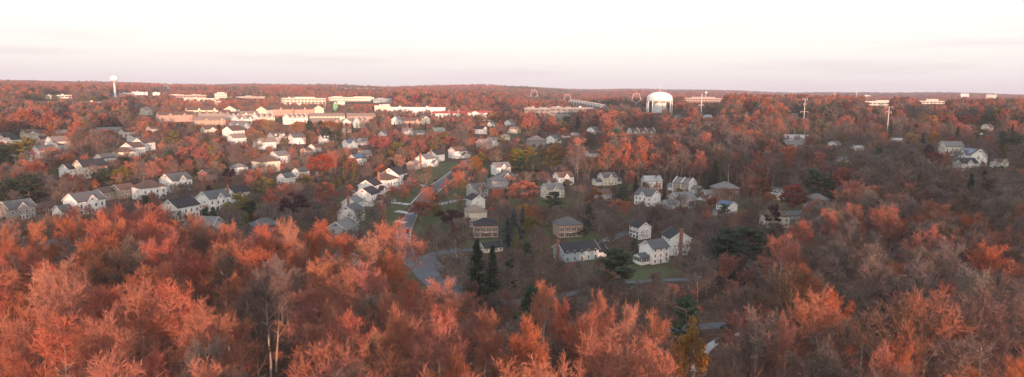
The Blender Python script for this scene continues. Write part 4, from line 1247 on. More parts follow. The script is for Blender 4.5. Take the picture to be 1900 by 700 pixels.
def slim_tower(px, r, yt, yb, wpx, label):
    p, zt = at_r(px, r, yt)
    _, zb = at_r(px, r, yb)
    dist = proj(p.x, p.y, p.z)[2]
    Rr = wpx / 2 / FPX * dist
    zb = min(zb, p.z)
    H = zt - zb
    root = link('water_tower', None, None, (p.x, p.y, zb)); tag(root, label, 'water tower')
    b = MB(); prof = []
    for i in range(13):
        a = math.pi * i / 12
        prof.append((max(.05, math.sin(a) * Rr), H - Rr * .85 + math.cos(a) * Rr * .85))
    b.lathe(prof[::-1], 28); link('tank', b.mesh('tank', M_TANK, True), root)
    s = MB(); s.lathe([(Rr * .55, -5), (Rr * .30, H * .12), (Rr * .22, H * .4), (Rr * .22, H - Rr * 1.75), (Rr * .5, H - Rr * 1.45)], 20)
    link('stem', s.mesh('stem', M_TANK, True), root)
slim_tower(211, 1600, 140.5, 182, 14, 'slender white water tower with a rounded bulb on a thin stem')
slim_tower(1414, 3200, 173, 180, 4, 'tiny white water tower on the far eastern woods')
slim_tower(1310, 2300, 170, 184, 5, 'small pale water tower behind the pink banded office')

# ------------------------------------------------------------------ pylons
def pylon(px, yt, wpx, r, label, stalk):
    p, zt = at_r(px, r, yt)
    dist = proj(p.x, p.y, p.z)[2]
    u = wpx / FPX * dist
    H = zt - p.z
    root = link('power_pylon', None, None, p, -math.atan2(p.x, p.y))
    tag(root, label, 'pylon', 'pentagon headed power pylons')
    t = max(.022 * u, .36)
    zz = lambda k: H - k * u
    f = MB()
    f.tube([(-.25 * u, 0, zz(0)), (.25 * u, 0, zz(0))], t * .8, 5)
    for s in (-1, 1):
        f.tube([(s * .25 * u, 0, zz(0)), (s * .52 * u, 0, zz(.82))], t, 5)
        f.tube([(s * .40 * u, 0, zz(.62)), (0, 0, zz(.92))], t, 5)
    link('head_frame', f.mesh('head_frame', M_STEEL), root)
    m = MB(); m.tube([(0, 0, zz(.90)), (0, 0, -4)], [t * 1.1, t * 1.5], 6); link('mast', m.mesh('mast', M_STEEL), root)
    i = MB()
    for s in (-1, 0, 1): i.tube([(s * .13 * u, 0, zz(0)), (s * .1 * u, 0, zz(.3))], t * .4, 4)
    link('insulator', i.mesh('insulator', M_STEEL), root)
for px, yt, w, r, lab in [
 (308, 158, 9, 2400, 'pentagon headed steel pylon above the orange crown, westernmost of the line'),
 (355, 160, 8.5, 2350, 'pentagon headed steel pylon above the school building'),
 (404, 164, 8.5, 2300, 'pentagon headed steel pylon over the stepped white building'),
 (458, 166, 9, 2250, 'pentagon headed steel pylon over the pinkish long hall'),
 (505, 166, 9, 2200, 'pentagon headed steel pylon at the west end of the yellow cream hall'),
 (565, 168, 9.5, 2100, 'pentagon headed steel pylon right above the yellow cream hall'),
 (627, 171, 9, 2000, 'pentagon headed steel pylon behind the long cream office roof'),
 (991, 167.5, 15, 1650, 'pentagon headed steel pylon in the woods over the long low complex'),
 (1053, 175, 14, 1500, 'pentagon headed steel pylon behind the stepped terrace'),
 (1181, 174, 19, 1300, 'largest pentagon headed steel pylon, just west of the great water tank')]:
    pylon(px, yt, w, r, lab, 1)

def pole(px, yt, r, arms, label, name='power_pole', thick=.42, wpx=10):
    p, zt = at_r(px, r, yt)
    dist = proj(p.x, p.y, p.z)[2]
    H = max(8, zt - p.z)
    root = link(name, None, None, (p.x, p.y, zt - H), -math.atan2(p.x, p.y))
    tag(root, label, 'pole')
    m = MB(); m.tube([(0, 0, -3), (0, 0, H)], [thick * 1.15, thick * .7], 8); link('mast', m.mesh('mast', M_STEEL), root)
    for (frac_px, w) in arms:
        z = H - frac_px / FPX * dist; hw_ = w / 2 / FPX * dist
        a = MB(); a.tube([(-hw_, 0, z + .3), (0, 0, z), (hw_, 0, z + .3)], thick * .45, 5)
        for s in (-1, 1): a.tube([(s * hw_, 0, z + .3), (s * hw_, 0, z - 1.2)], .16, 4)
        link('cross_arm', a.mesh('cross_arm', M_STEEL), root)
    return p, zt
pole(1302.5, 174, 720, [(21, 9)], 'tall steel pole with a single cross arm in front of the pink banded office', thick=.5)
pole(1494, 184, 720, [(0, 8), (9, 5), (23.5, 13)], 'tall pale steel pole with two cross arms standing out of the eastern woods', thick=.36)
pole(1650, 198, 660, [(1, 12), (10, 9)], 'shorter pale steel pole with two slanting cross arms further east', thick=.32)
pole(1548, 172, 1100, [(1, 4), (3, 4), (5, 3)], 'thin mobile phone mast with antenna head in the eastern woods', 'phone_mast', thick=.5)
pole(1590, 163, 1100, [(4, 2.5), (9, 2)], 'tall thin radio mast rising above the eastern horizon', 'radio_mast', thick=.4)
pole(1821, 247, 640, [(1, 4)], thick=.2, label='short wooden power pole by the dark pines in the east')
pole(1640, 247, 620, [(1, 4)], thick=.2, label='short wooden power pole beside the vivid red tree')
w1 = pole(1111, 221, 760, [(1, 7), (3, 6)], 'white H shaped power pole above the pink wood, western one')
w2 = pole(1134, 225, 740, [(1, 5), (3, 5)], 'white H shaped power pole above the pink wood, eastern one')
pole(833, 203, 900, [(2, 3)], 'thin light pole before the red roofed strip', 'light_pole', .25)
pole(850, 203, 900, [(2, 3)], 'second thin light pole before the red roofed strip', 'light_pole', .3)

def wires(pts, label, rad=.035):
    mb = MB()
    for off in (0, -1.3):
        for a, b in zip(pts, pts[1:]):
            q = []
            for i in range(13):
                t = i / 12; v = a.lerp(b, t); v = Vector((v.x, v.y, v.z - 4 * t * (1 - t) * (b - a).length * .02 + off)); q.append(v)
            mb.tube(q, rad, 3, cap=False)
    o = link('power_line', mb.mesh('power_line', M_STEEL)); tag(o, label, 'power line')
def wp(px, r, y):
    p, z = at_r(px, r, y); return Vector((p.x, p.y, z))
wires([wp(1075, 780, 223), wp(1111, 760, 222), wp(1134, 740, 226), wp(1230, 700, 234)], 'pair of thin power wires between the white H shaped poles')
wires([wp(1440, 600, 252), wp(1640, 620, 249), wp(1821, 640, 250), wp(1960, 640, 255)], 'pair of thin power wires between the short wooden poles in the east', .02)

# ------------------------------------------------------------------ cars
def car_mats(c): return mat('car_paint', c, .3, spec=.6)
PAINT = {'white': car_mats((.7, .7, .7)), 'dark': car_mats((.03, .035, .045)), 'red': car_mats((.35, .03, .03)), 'silver': car_mats((.42, .44, .46)), 'blue': car_mats((.06, .10, .2))}
M_TYRE = mat('tyre_rubber', (.02, .02, .02), .9)
M_LAMP = mat('headlight_glass', (.7, .7, .65), .2)
def car_meshes(van=False):
    hgt = 1.85 if van else 1.45
    b = MB()
    prof = [(-2.2, .35), (-2.25, .8), (-2.0, .95), (-1.0, 1.0), (1.5, 1.0), (2.15, .92), (2.25, .6), (2.2, .35)]
    v = [(x, -.88, z) for x, z in prof] + [(x, .88, z) for x, z in prof]; k = len(prof)
    b.add(v, [tuple(range(k)), tuple(range(2 * k - 1, k - 1, -1))] + [(i, k + i, k + (i + 1) % k, (i + 1) % k) for i in range(k)])
    roofp = [(-1.15, 1.0), (-.55, hgt), (1.5 if van else 1.0, hgt), (1.95 if van else 1.6, 1.0)]
    b.add([(x * .86 + .05, s * .62, hgt + .02) for s in (-1, 1) for x in (-.5, 1.15)] , [(0, 1, 3, 2)])
    g = MB(); k = 4
    v = [(x, -.82 if z < 1.2 else -.66, z) for x, z in roofp] + [(x, .82 if z < 1.2 else .66, z) for x, z in roofp]
    g.add(v, [(0, 1, 2, 3), (7, 6, 5, 4), (0, 4, 5, 1), (1, 5, 6, 2), (2, 6, 7, 3)])
    w = MB(); w.lathe([(.0, -.1), (.33, -.1), (.33, .1), (.0, .1)], 14)
    w.v = [(x, z, y) for x, y, z in w.v]
    l = MB(); l.box(-2.27, -2.2, -.16, .16, -.07, .07)
    return b, g, w.mesh('wheel', M_TYRE), l.mesh('headlight', M_LAMP)
def car(px, py, a, colour, label, van=False, group='parked cars', r=None):
    b, g, w, l = car_meshes(van)
    p = P(px, py, .7)
    root = link('car', None, None, (p.x, p.y, p.z + .16), math.pi / 2 - (math.atan2(p.x, p.y) + R(a)))
    tag(root, label, 'car', group)
    link('body', b.mesh('body', PAINT[colour]), root); link('windows', g.mesh('windows', M_GLASS), root).name = 'window_glass'
    for x in (-1.35, 1.35):
        for y in (-.85, .85): link('wheel', w, root, (x, y, .33))
    for y in (-.6, .6): link('headlight', l, root, (0, y, .72))
car(808, 333, 34, 'dark', 'dark car driving on the street between the sidewalks')
car(795, 346, 34, 'dark', 'dark car parked at the kerb behind the driving dark car')
car(754, 428, 30, 'red', 'dark red car on the street by the sunlit tree tops')
car(724, 352, 120, 'white', 'white car in the driveway below the curved white driveway')
car(736, 349, 120, 'white', 'white car on the curved driveway west of the street')
car(726, 372, 120, 'silver', 'silver car in the second driveway of the row')
car(1313, 365, 100, 'white', 'white car parked before the brick hip roofed house')
car(1322, 367, 100, 'dark', 'dark blue car parked beside the white one at the brick house')
car(1416, 492, 90, 'white', 'pale car roof showing by the dark pines above the path')
car(1128, 447, 60, 'silver', 'silver car on the turning place near the brick house')
car(318, 272, 90, 'dark', 'dark car near the red trees on the western slope')
car(716, 377, 120, 'blue', 'blue car in the third driveway of the row, under bare branches')
car(752, 338, 120, 'dark', 'dark car in the uppermost driveway west of the street')
car(858, 371, 60, 'silver', 'silver car in the driveway east of the street')
car(1005, 277, 90, 'white', 'white car on the distant cross street')
car(1340, 359, 100, 'red', 'red car at the far side of the brick house driveway')
# driveways
for i, (a, b, lab) in enumerate([((712, 353), (738, 350), 'first'), ((722, 375), (760, 380), 'second'), ((735, 392), (765, 397), 'third'), ((745, 340), (790, 345), 'fourth'), ((752, 414), (735, 410), 'fifth'), ((812, 380), (860, 370), 'sixth')]):
    q = px2([a, b], 3)
    ribbon('driveway', q, -1.9, 1.9, .10, M_CONC, 'pale concrete driveway beside the street, %s from the far end' % lab, 1, keep=3.5)

# ------------------------------------------------------------------ small garden things
def umbrella(px, py):
    p = P(px, py, 2.4)
    root = link('patio_umbrella', None, None, p); tag(root, 'dark red patio umbrella beside the cream house with the bay window', 'umbrella')
    c = MB(); c.lathe([(2.0, 2.0), (1.0, 2.45), (.02, 2.75)], 8); link('canopy', c.mesh('canopy', mat('red_canvas', (.28, .03, .035), .9)), root)
    s = MB(); s.tube([(0, 0, 0), (0, 0, 3.1)], .05, 6); link('pole', s.mesh('pole', M_TRIM), root)
umbrella(912, 386)
def shed(px, py, w, d, h, wl, rf, lab, a=.4):
    p = P(px, py, h)
    root = link('garden_shed', None, None, p, a); tag(root, lab, 'shed')
    x, y = MB(), MB(); gable_wall(x, 0, 0, w, d, h * .65, h * .35, 0, -1); gable_roof(y, 0, 0, w, d, h * .65, h * .35, 0, .2, .1)
    link('wall', x.mesh('wall', WALL[wl]), root); link('roof', y.mesh('roof', ROOF[rf]), root); link('door', DOOR, root, (0, -d / 2, 0))
shed(660, 347, 5, 3.2, 2.6, 'blue', 'charcoal', 'dark low garden shed behind the row west of the street')
shed(1301, 500, 3.4, 2.6, 2.6, 'white', 'pale', 'small white garden shed behind bare trees above the path')
shed(1330, 388, 3.4, 2.6, 2.8, 'blue', 'slate', 'pale blue playhouse shed below the solar roofed house')
shed(962, 318, 3.0, 3.0, 3.0, 'tan', 'brown', 'brown garden pavilion beside the small brick house', .2)
def fence(l, label, h=1.6):
    pts = px2(l, 3); root = link('garden_fence', None, None, (pts[0].x, pts[0].y, ground(*pts[0]))); tag(root, label, 'fence')
    o = root.location; b, k = MB(), 0
    for i in range(len(pts) - 1):
        p, q = pts[i], pts[i + 1]
        zp, zq = ground(*p) - o.z, ground(*q) - o.z
        n = len(b.v)
        d = (q - p).normalized() * .04; nx, ny = d.y, -d.x
        for (u, z) in ((p, zp), (q, zq)):
            for s in (-1, 1):
                b.v += [(u.x - o.x + s * nx, u.y - o.y + s * ny, z + .1), (u.x - o.x + s * nx, u.y - o.y + s * ny, z + h)]
        b.f += [(n, n + 1, n + 5, n + 4), (n + 2, n + 6, n + 7, n + 3), (n + 1, n + 3, n + 7, n + 5), (n, n + 4, n + 6, n + 2)]; b.m += [0] * 4
        ps = MB(); ps.box(-.07, .07, -.07, .07, -.3, h + .15); link('post', ps.mesh('post', M_FEN), root, (p.x - o.x, p.y - o.y, zp))
    link('board_panel', b.mesh('board_panel', M_FEN), root)
M_FEN = mat('weathered_fence_wood', (.28, .25, .23), .95, .2, 3.0)
fence([(982, 337), (1012, 333)], 'weathered board fence between the salmon tree and the cream grey roofed house')
fence([(1160, 331), (1190, 346)], 'weathered board fence running down from the cream white house')
fence([(118, 287), (142, 292)], 'pale garden fence on the western lawn')
# ------------------------------------------------------------------ trees picked out of the photograph
BOX = []     # image boxes of single trees: a scattered tree in front is kept low
PLACED = []
# px, ytop, crown px width, height m, kind, colour, label
TL = [
 (595, 284, 46, 15, 'leafy', 'red', 'big round red tree just above the red wood side bushes and white gabled house', 330),
 (637, 293, 26, 15, 'cypress', 'gold', 'golden green cypress beside the red tree, thick one', 350),
 (657, 302, 22, 13, 'cypress', 'gold', 'golden green cypress nearest the white row', 355),
 (652, 290, 28, 14, 'oval', 'salmon', 'salmon red tree between the golden green cypresses', 325),
 (618, 328, 14, 9, 'cypress', 'gold', 'small narrow golden cypress behind the row', 360),
 (605, 338, 38, 12, 'leafy', 'salmon', 'rounded salmon tree before the dark evergreen shade', 370),
 (445, 356, 46, 12, 'leafy', 'olive', 'yellow green tree east of the chimney house', 390),
 (491, 328, 44, 12, 'leafy', 'olive', 'broad yellow green tree among bare trees', 350),
 (563, 322, 26, 10, 'leafy', 'olive', 'olive green tree next to the white gabled pair', 345),
 (463, 372, 26, 10, 'pine', 'green', 'small green pine behind the yellow tree', 400),
 (48, 324, 76, 16, 'pine', 'green', 'large spreading green pine on the western slope', 365),
 (22, 330, 50, 14, 'pine', 'green', 'green pine next to the large spreading one', 365),
 (193, 312, 42, 12, 'pine', 'green', 'green pine between the black roofed and orange roofed houses', 345),
 (30, 262, 60, 15, 'pine', 'gold', 'golden topped pine group tree on the western slope', 300),
 (8, 268, 50, 15, 'pine', 'green', 'dark green pine at the picture edge', 320),
 (52, 254, 44, 13, 'pine', 'gold', 'golden olive pine under the portico house', 275),
 (120, 206, 16, 17, 'oval', 'red', 'vivid red tree in the western forest', 232),
 (122, 190, 12, 16, 'oval', 'red', 'small crimson crown in the western forest canopy', 222),
 (92, 230, 20, 14, 'leafy', 'orange', 'peach orange tree beside the portico house', 247),
 (342, 269, 34, 14, 'oval', 'salmon', 'peach pink tree next to the red pair', 305),
 (357, 268, 30, 13, 'leafy', 'salmon', 'rose red tree, west one of the red pair', 300),
 (375, 270, 24, 13, 'leafy', 'red', 'crimson tree, east one of the red pair', 292),
 (322, 242, 34, 15, 'pine', 'gold', 'dark gold green pine beside the white cluster', 275),
 (425, 311, 20, 8, 'leafy', 'maroon', 'purple tree beside the pale hip roof', 335),
 (412, 302, 14, 10, 'oval', 'salmon', 'narrow salmon tree beside the pale hip roof', 320),
 (544, 358, 60, 12, 'leafy', 'maroon', 'dark maroon trees by the wood edge', 400),
 (478, 240, 20, 15, 'leafy', 'orange', 'copper orange tree in front of the bright terraces', 262),
 (492, 220, 22, 14, 'leafy', 'orange', 'copper tree below the stepped terraces', 248),
 (555, 224, 30, 13, 'leafy', 'orange', 'orange brown tree before the stepped white terrace', 250),
 (612, 223, 36, 13, 'leafy', 'orange', 'orange brown tree between the dark hedges', 246),
 (467, 236, 22, 13, 'leafy', 'salmon', 'salmon tree by the bright white gable end', 262),
 (572, 247, 18, 14, 'cypress', 'green', 'dark green cone tree east of the slate roofed house', 270),
 (527, 254, 14, 10, 'leafy', 'olive', 'dark round bush in front of the dormer house', 268),
 (624, 243, 30, 14, 'pine', 'green', 'green pine beside the three dormer house', 272),
 (606, 236, 24, 13, 'pine', 'green', 'grey green pine below the orange brown tree', 258),
 (575, 228, 20, 14, 'pine', 'green', 'dark pine at the west end of the hedges', 248),
 (676, 236, 16, 13, 'leafy', 'red', 'crimson round tree beside the dark hedge', 252),
 (707, 252, 38, 15, 'leafy', 'salmon', 'salmon red tree north of the blue roofed houses', 285),
 (727, 240, 34, 15, 'oval', 'salmon', 'rose salmon tree with bare top', 270),
 (774, 258, 28, 15, 'leafy', 'salmon', 'salmon cone shaped tree before the brown trees', 290),
 (775, 248, 20, 12, 'leafy', 'orange', 'orange gold crown above the salmon cone', 266),
 (794, 243, 12, 12, 'oval', 'salmon', 'thin salmon tree beside the green roofed house', 262),
 (808, 252, 20, 12, 'leafy', 'olive', 'olive green tree under the green roofed house', 268),
 (824, 247, 22, 12, 'leafy', 'olive', 'second olive green tree under the green roofed house', 266),
 (835, 252, 30, 11, 'leafy', 'red', 'rose red tree above the brown roofed corner house', 275),
 (738, 262, 26, 12, 'leafy', 'olive', 'yellow olive crown over the pink bare trees', 280),
 (857, 298, 36, 11, 'leafy', 'salmon', 'pink round tree beside the top of the street', 325),
 (893, 282, 26, 11, 'leafy', 'olive', 'yellow olive tree at the top of the street', 308),
 (884, 288, 20, 11, 'leafy', 'orange', 'copper tree beside the yellow olive one', 318),
 (873, 291, 14, 11, 'oval', 'orange', 'thin copper tree beside the yellow olive one', 315),
 (780, 371, 36, 10, 'leafy', 'rustleaf', 'brown orange round tree leaning over the street', 418),
 (832, 388, 58, 8, 'leafy', 'maroon', 'wide dark maroon tree east of the street', 425),
 (848, 392, 40, 8, 'leafy', 'maroon', 'second dark maroon tree nearer the cream house', 425),
 (736, 300, 18, 12, 'cypress', 'gold', 'golden cypress behind the far end of the white row', 330),
 (728, 296, 14, 11, 'leafy', 'maroon', 'dark purple tree behind the white row', 325),
 (760, 330, 34, 9, 'leafy', 'salmon', 'pale pink round tree on a front lawn west of the street', 356),
 (828, 334, 24, 8, 'leafy', 'salmon', 'small pinkish tree on the verge east of the street', 360),
 (960, 275, 46, 15, 'pine', 'gold', 'great golden green pine, west one of the big clump', 330),
 (985, 272, 44, 15, 'pine', 'gold', 'great golden green pine in the middle of the big clump', 330),
 (990, 288, 50, 13, 'pine', 'green', 'dark green pine at the front of the big clump', 335),
 (968, 292, 44, 12, 'pine', 'green', 'dark green low pine at the west of the big clump', 330),
 (1032, 268, 44, 14, 'leafy', 'orange', 'bright orange tree next to the big pine clump', 310),
 (1024, 284, 36, 12, 'leafy', 'olive', 'olive gold tree under the bright orange one', 318),
 (970, 332, 66, 14, 'leafy', 'salmon', 'broad salmon orange tree in the middle of the gardens', 390),
 (1021, 226, 22, 15, 'leafy', 'red', 'wide crimson tree by the cross street houses', 252),
 (1045, 223, 22, 14, 'leafy', 'olive', 'grey green round tree next to the crimson tree', 250),
 (1042, 214, 22, 14, 'pine', 'green', 'dark green pine crown behind the crimson tree', 232),
 (1054, 216, 20, 15, 'pine', 'green', 'second dark pine crown behind the crimson tree', 235),
 (1072, 216, 16, 17, 'spruce', 'green', 'dark spruce beside the orange bush', 246),
 (1083, 232, 18, 10, 'leafy', 'orange', 'orange bush tree in front of the two white gables', 246),
 (990, 232, 18, 12, 'leafy', 'orange', 'olive orange tree west of the narrow pink gable', 252),
 (979, 232, 10, 12, 'cypress', 'green', 'dark cypress west of the olive orange tree', 252),
 (905, 240, 16, 13, 'cypress', 'green', 'dark cone tree beside the blue and white house', 256),
 (888, 213, 20, 15, 'leafy', 'olive', 'olive green tree below the red roofed strip', 234),
 (914, 206, 20, 17, 'leafy', 'orange', 'orange brown tree at the end of the red roofed strip', 235),
 (1104, 348, 34, 12, 'leafy', 'rustleaf', 'round rust brown tree west of the small brown roofed house', 380),
 (1155, 344, 28, 9, 'pine', 'green', 'bright green pine east of the small brown roofed house', 372),
 (1054, 332, 28, 9, 'leafy', 'olive', 'yellow green tree in front of the brown roofed house', 350),
 (1028, 355, 40, 9, 'pine', 'green', 'green garden pine below the cream grey roof', 395),
 (1328, 299, 30, 18, 'spruce', 'green', 'tall green spruce beside the brick hip roofed house', 348),
 (1309, 317, 18, 11, 'cypress', 'green', 'narrow dark evergreen west of the tall spruce', 350),
 (1318, 326, 14, 9, 'cypress', 'green', 'lower dark evergreen between the narrow one and the tall spruce', 352),
 (1518, 314, 34, 16, 'pine', 'green', 'dark green pine in the middle of the brown wood', 358),
 (1540, 330, 30, 12, 'pine', 'green', 'low dark pine east of the one in the brown wood', 355),
 (1413, 326, 38, 16, 'oval', 'rustleaf', 'tall oval rust brown tree west of the dormer house', 385),
 (1477, 338, 48, 15, 'leafy', 'rustleaf', 'wide dark red tree east of the dormer house', 400),
 (1470, 338, 36, 15, 'oval', 'red', 'dark crimson crown touching the wide dark red tree', 392),
 (1353, 424, 66, 17, 'pine', 'green', 'big dark green pine above the path, west one', 480),
 (1392, 420, 60, 16, 'pine', 'green', 'big dark green pine above the path, east one', 470),
 (1368, 440, 50, 14, 'pine', 'green', 'dark pine between the two big ones above the path', 485),
 (1345, 378, 22, 8, 'pine', 'green', 'small green pine leaning at the solar roofed house', 400),
 (1142, 462, 74, 14, 'pine', 'green', 'wide green pine in front of the big white house', 518),
 (885, 446, 40, 19, 'spruce', 'green', 'dark green conifer, west one of the pair below the low roof', 548),
 (914, 458, 36, 18, 'spruce', 'green', 'dark green conifer, east one of the pair below the low roof', 550),
 (954, 388, 26, 12, 'spruce', 'blue', 'blue grey spruce behind the other blue spruces', 418),
 (943, 405, 28, 12, 'spruce', 'blue', 'blue grey spruce in front, nearest the brick colonial', 440),
 (970, 384, 20, 11, 'spruce', 'blue', 'blue grey spruce farthest from the brick colonial', 410),
 (984, 398, 26, 11, 'leafy', 'olive', 'yellow green tree beside the blue spruces', 430),
 (957, 422, 20, 11, 'cypress', 'gold', 'olive green cypress in front of the blue spruces', 458),
 (1078, 424, 20, 3.5, 'leafy', 'maroon', 'low crimson shrub before the big brick house', 440),
 (1283, 588, 44, 17, 'leafy', 'orange', 'golden orange leafy tree in the near wood', 640),
 (1632, 228, 16, 15, 'oval', 'red', 'vivid red tree in the eastern woods', 250),
 (1618, 211, 20, 15, 'leafy', 'red', 'deep red tree north of the vivid one', 238),
 (1571, 191, 12, 15, 'leafy', 'red', 'small red crown under the radio mast', 205),
 (1692, 246, 26, 12, 'leafy', 'orange', 'golden orange round tree in the eastern gardens', 272),
 (1735, 241, 18, 15, 'oval', 'orange', 'tall orange red tree in the eastern gardens', 270),
 (1524, 257, 16, 9, 'leafy', 'olive', 'yellow green bush tree in the brown eastern wood', 275),
 (1766, 254, 30, 12, 'leafy', 'red', 'dark rose tree behind the grey roofed cream house', 265),
 (1735, 280, 34, 12, 'leafy', 'rustleaf', 'dark red brown tree west of the large solar house', 300),
 (1728, 212, 24, 14, 'leafy', 'orange', 'pale orange tree in the eastern slope woods', 232),
 (1760, 211, 26, 14, 'leafy', 'salmon', 'pale salmon tree in the eastern slope woods', 232),
 (1796, 212, 26, 13, 'leafy', 'red', 'round red tree in a row in the eastern woods', 228),
 (1865, 243, 40, 14, 'pine', 'green', 'dark pine mass at the eastern picture edge', 270),
 (1888, 248, 44, 14, 'pine', 'green', 'dark pine at the very east edge of the view', 275),
 (1820, 240, 22, 12, 'pine', 'green', 'dark pine by the cream gables in the east', 256),
 (1895, 425, 40, 24, 'leafy', 'rustleaf', 'orange brown leafy tree at the east edge above the shade', 480),
 (310, 156, 20, 24, 'leafy', 'orange', 'lone orange crown in front of the far ridge', 176),
 (823, 173, 16, 22, 'leafy', 'red', 'orange red crown above the red roofed strip forest', 190),
 (772, 175, 24, 22, 'leafy', 'red', 'red crown in the forest behind the white strip', 197),
 (60, 172, 30, 16, 'pine', 'gold', 'olive pine group tree under the western ridge', 190),
 (80, 174, 26, 16, 'pine', 'gold', 'second olive pine under the western ridge', 192),
 (100, 176, 26, 15, 'pine', 'gold', 'third olive pine under the western ridge', 192),
 (150, 176, 30, 15, 'pine', 'gold', 'olive pine west of the slender water tower', 190),
 (172, 178, 26, 15, 'pine', 'gold', 'olive pine next west of the slender water tower', 192),
 (192, 177, 22, 15, 'pine', 'green', 'dark pine just west of the slender water tower', 188),
 (270, 226, 26, 10, 'leafy', 'olive', 'olive bush tree near the white gable with brown roof', 238),
]
for i, px in enumerate([632, 642, 652, 662]): TL.append((px, 227 + i % 2, 14, 13, 'cypress', 'gold' if i % 2 else 'green', 'dark evergreen in the clipped row below the pink terraces', 250))
for i, px in enumerate([732, 741, 750, 760, 770, 780, 790, 800, 811]): TL.append((px, 226 + i % 2, 12, 12, 'cypress', 'gold' if i % 3 else 'green', 'dark evergreen in the long hedge row before the terrace gables', 246))
for i, px in enumerate([566, 577, 587, 596]): TL.append((px, 224 + i % 3, 14, 12, 'pine' if i % 2 else 'cypress', 'green', 'dark evergreen before the stepped white terrace', 246))
cnt = {}
for (px, yt, w, H, k, c, lab, yb) in TL:
    p = P(px, yt, H)
    if lab.startswith('low'): pass
    dist = proj(p.x, p.y, p.z)[2]
    base_w = {'leafy': 9.6, 'oval': 6.6, 'spruce': 7.2, 'cypress': 4.0, 'pine': 9.5}[k] * H / {'leafy': 13, 'oval': 13, 'spruce': 16, 'cypress': 12, 'pine': 17}[k]
    wf = min(2.0, max(.7, {'leafy': 1.25, 'oval': 1.25, 'spruce': 1.75}.get(k, 1.55) * w / FPX * dist / base_w))
    grp = {'dark evergreen in the clipped row below the pink terraces': 'evergreens in the clipped row', 'dark evergreen in the long hedge row before the terrace gables': 'evergreens of the long hedge row', 'dark evergreen before the stepped white terrace': 'evergreens before the stepped terrace'}.get(lab)
    tree_thing(k, rnd.randrange(9), c, p, H, wf, rnd.uniform(0, 6.28), lab, 'shrub' if H < 4 else 'tree', grp)
    PLACED.append((p.x, p.y, wf * base_w * .42))
    BOX.append((px - w * .4, px + w * .4, yt, yb, dist))

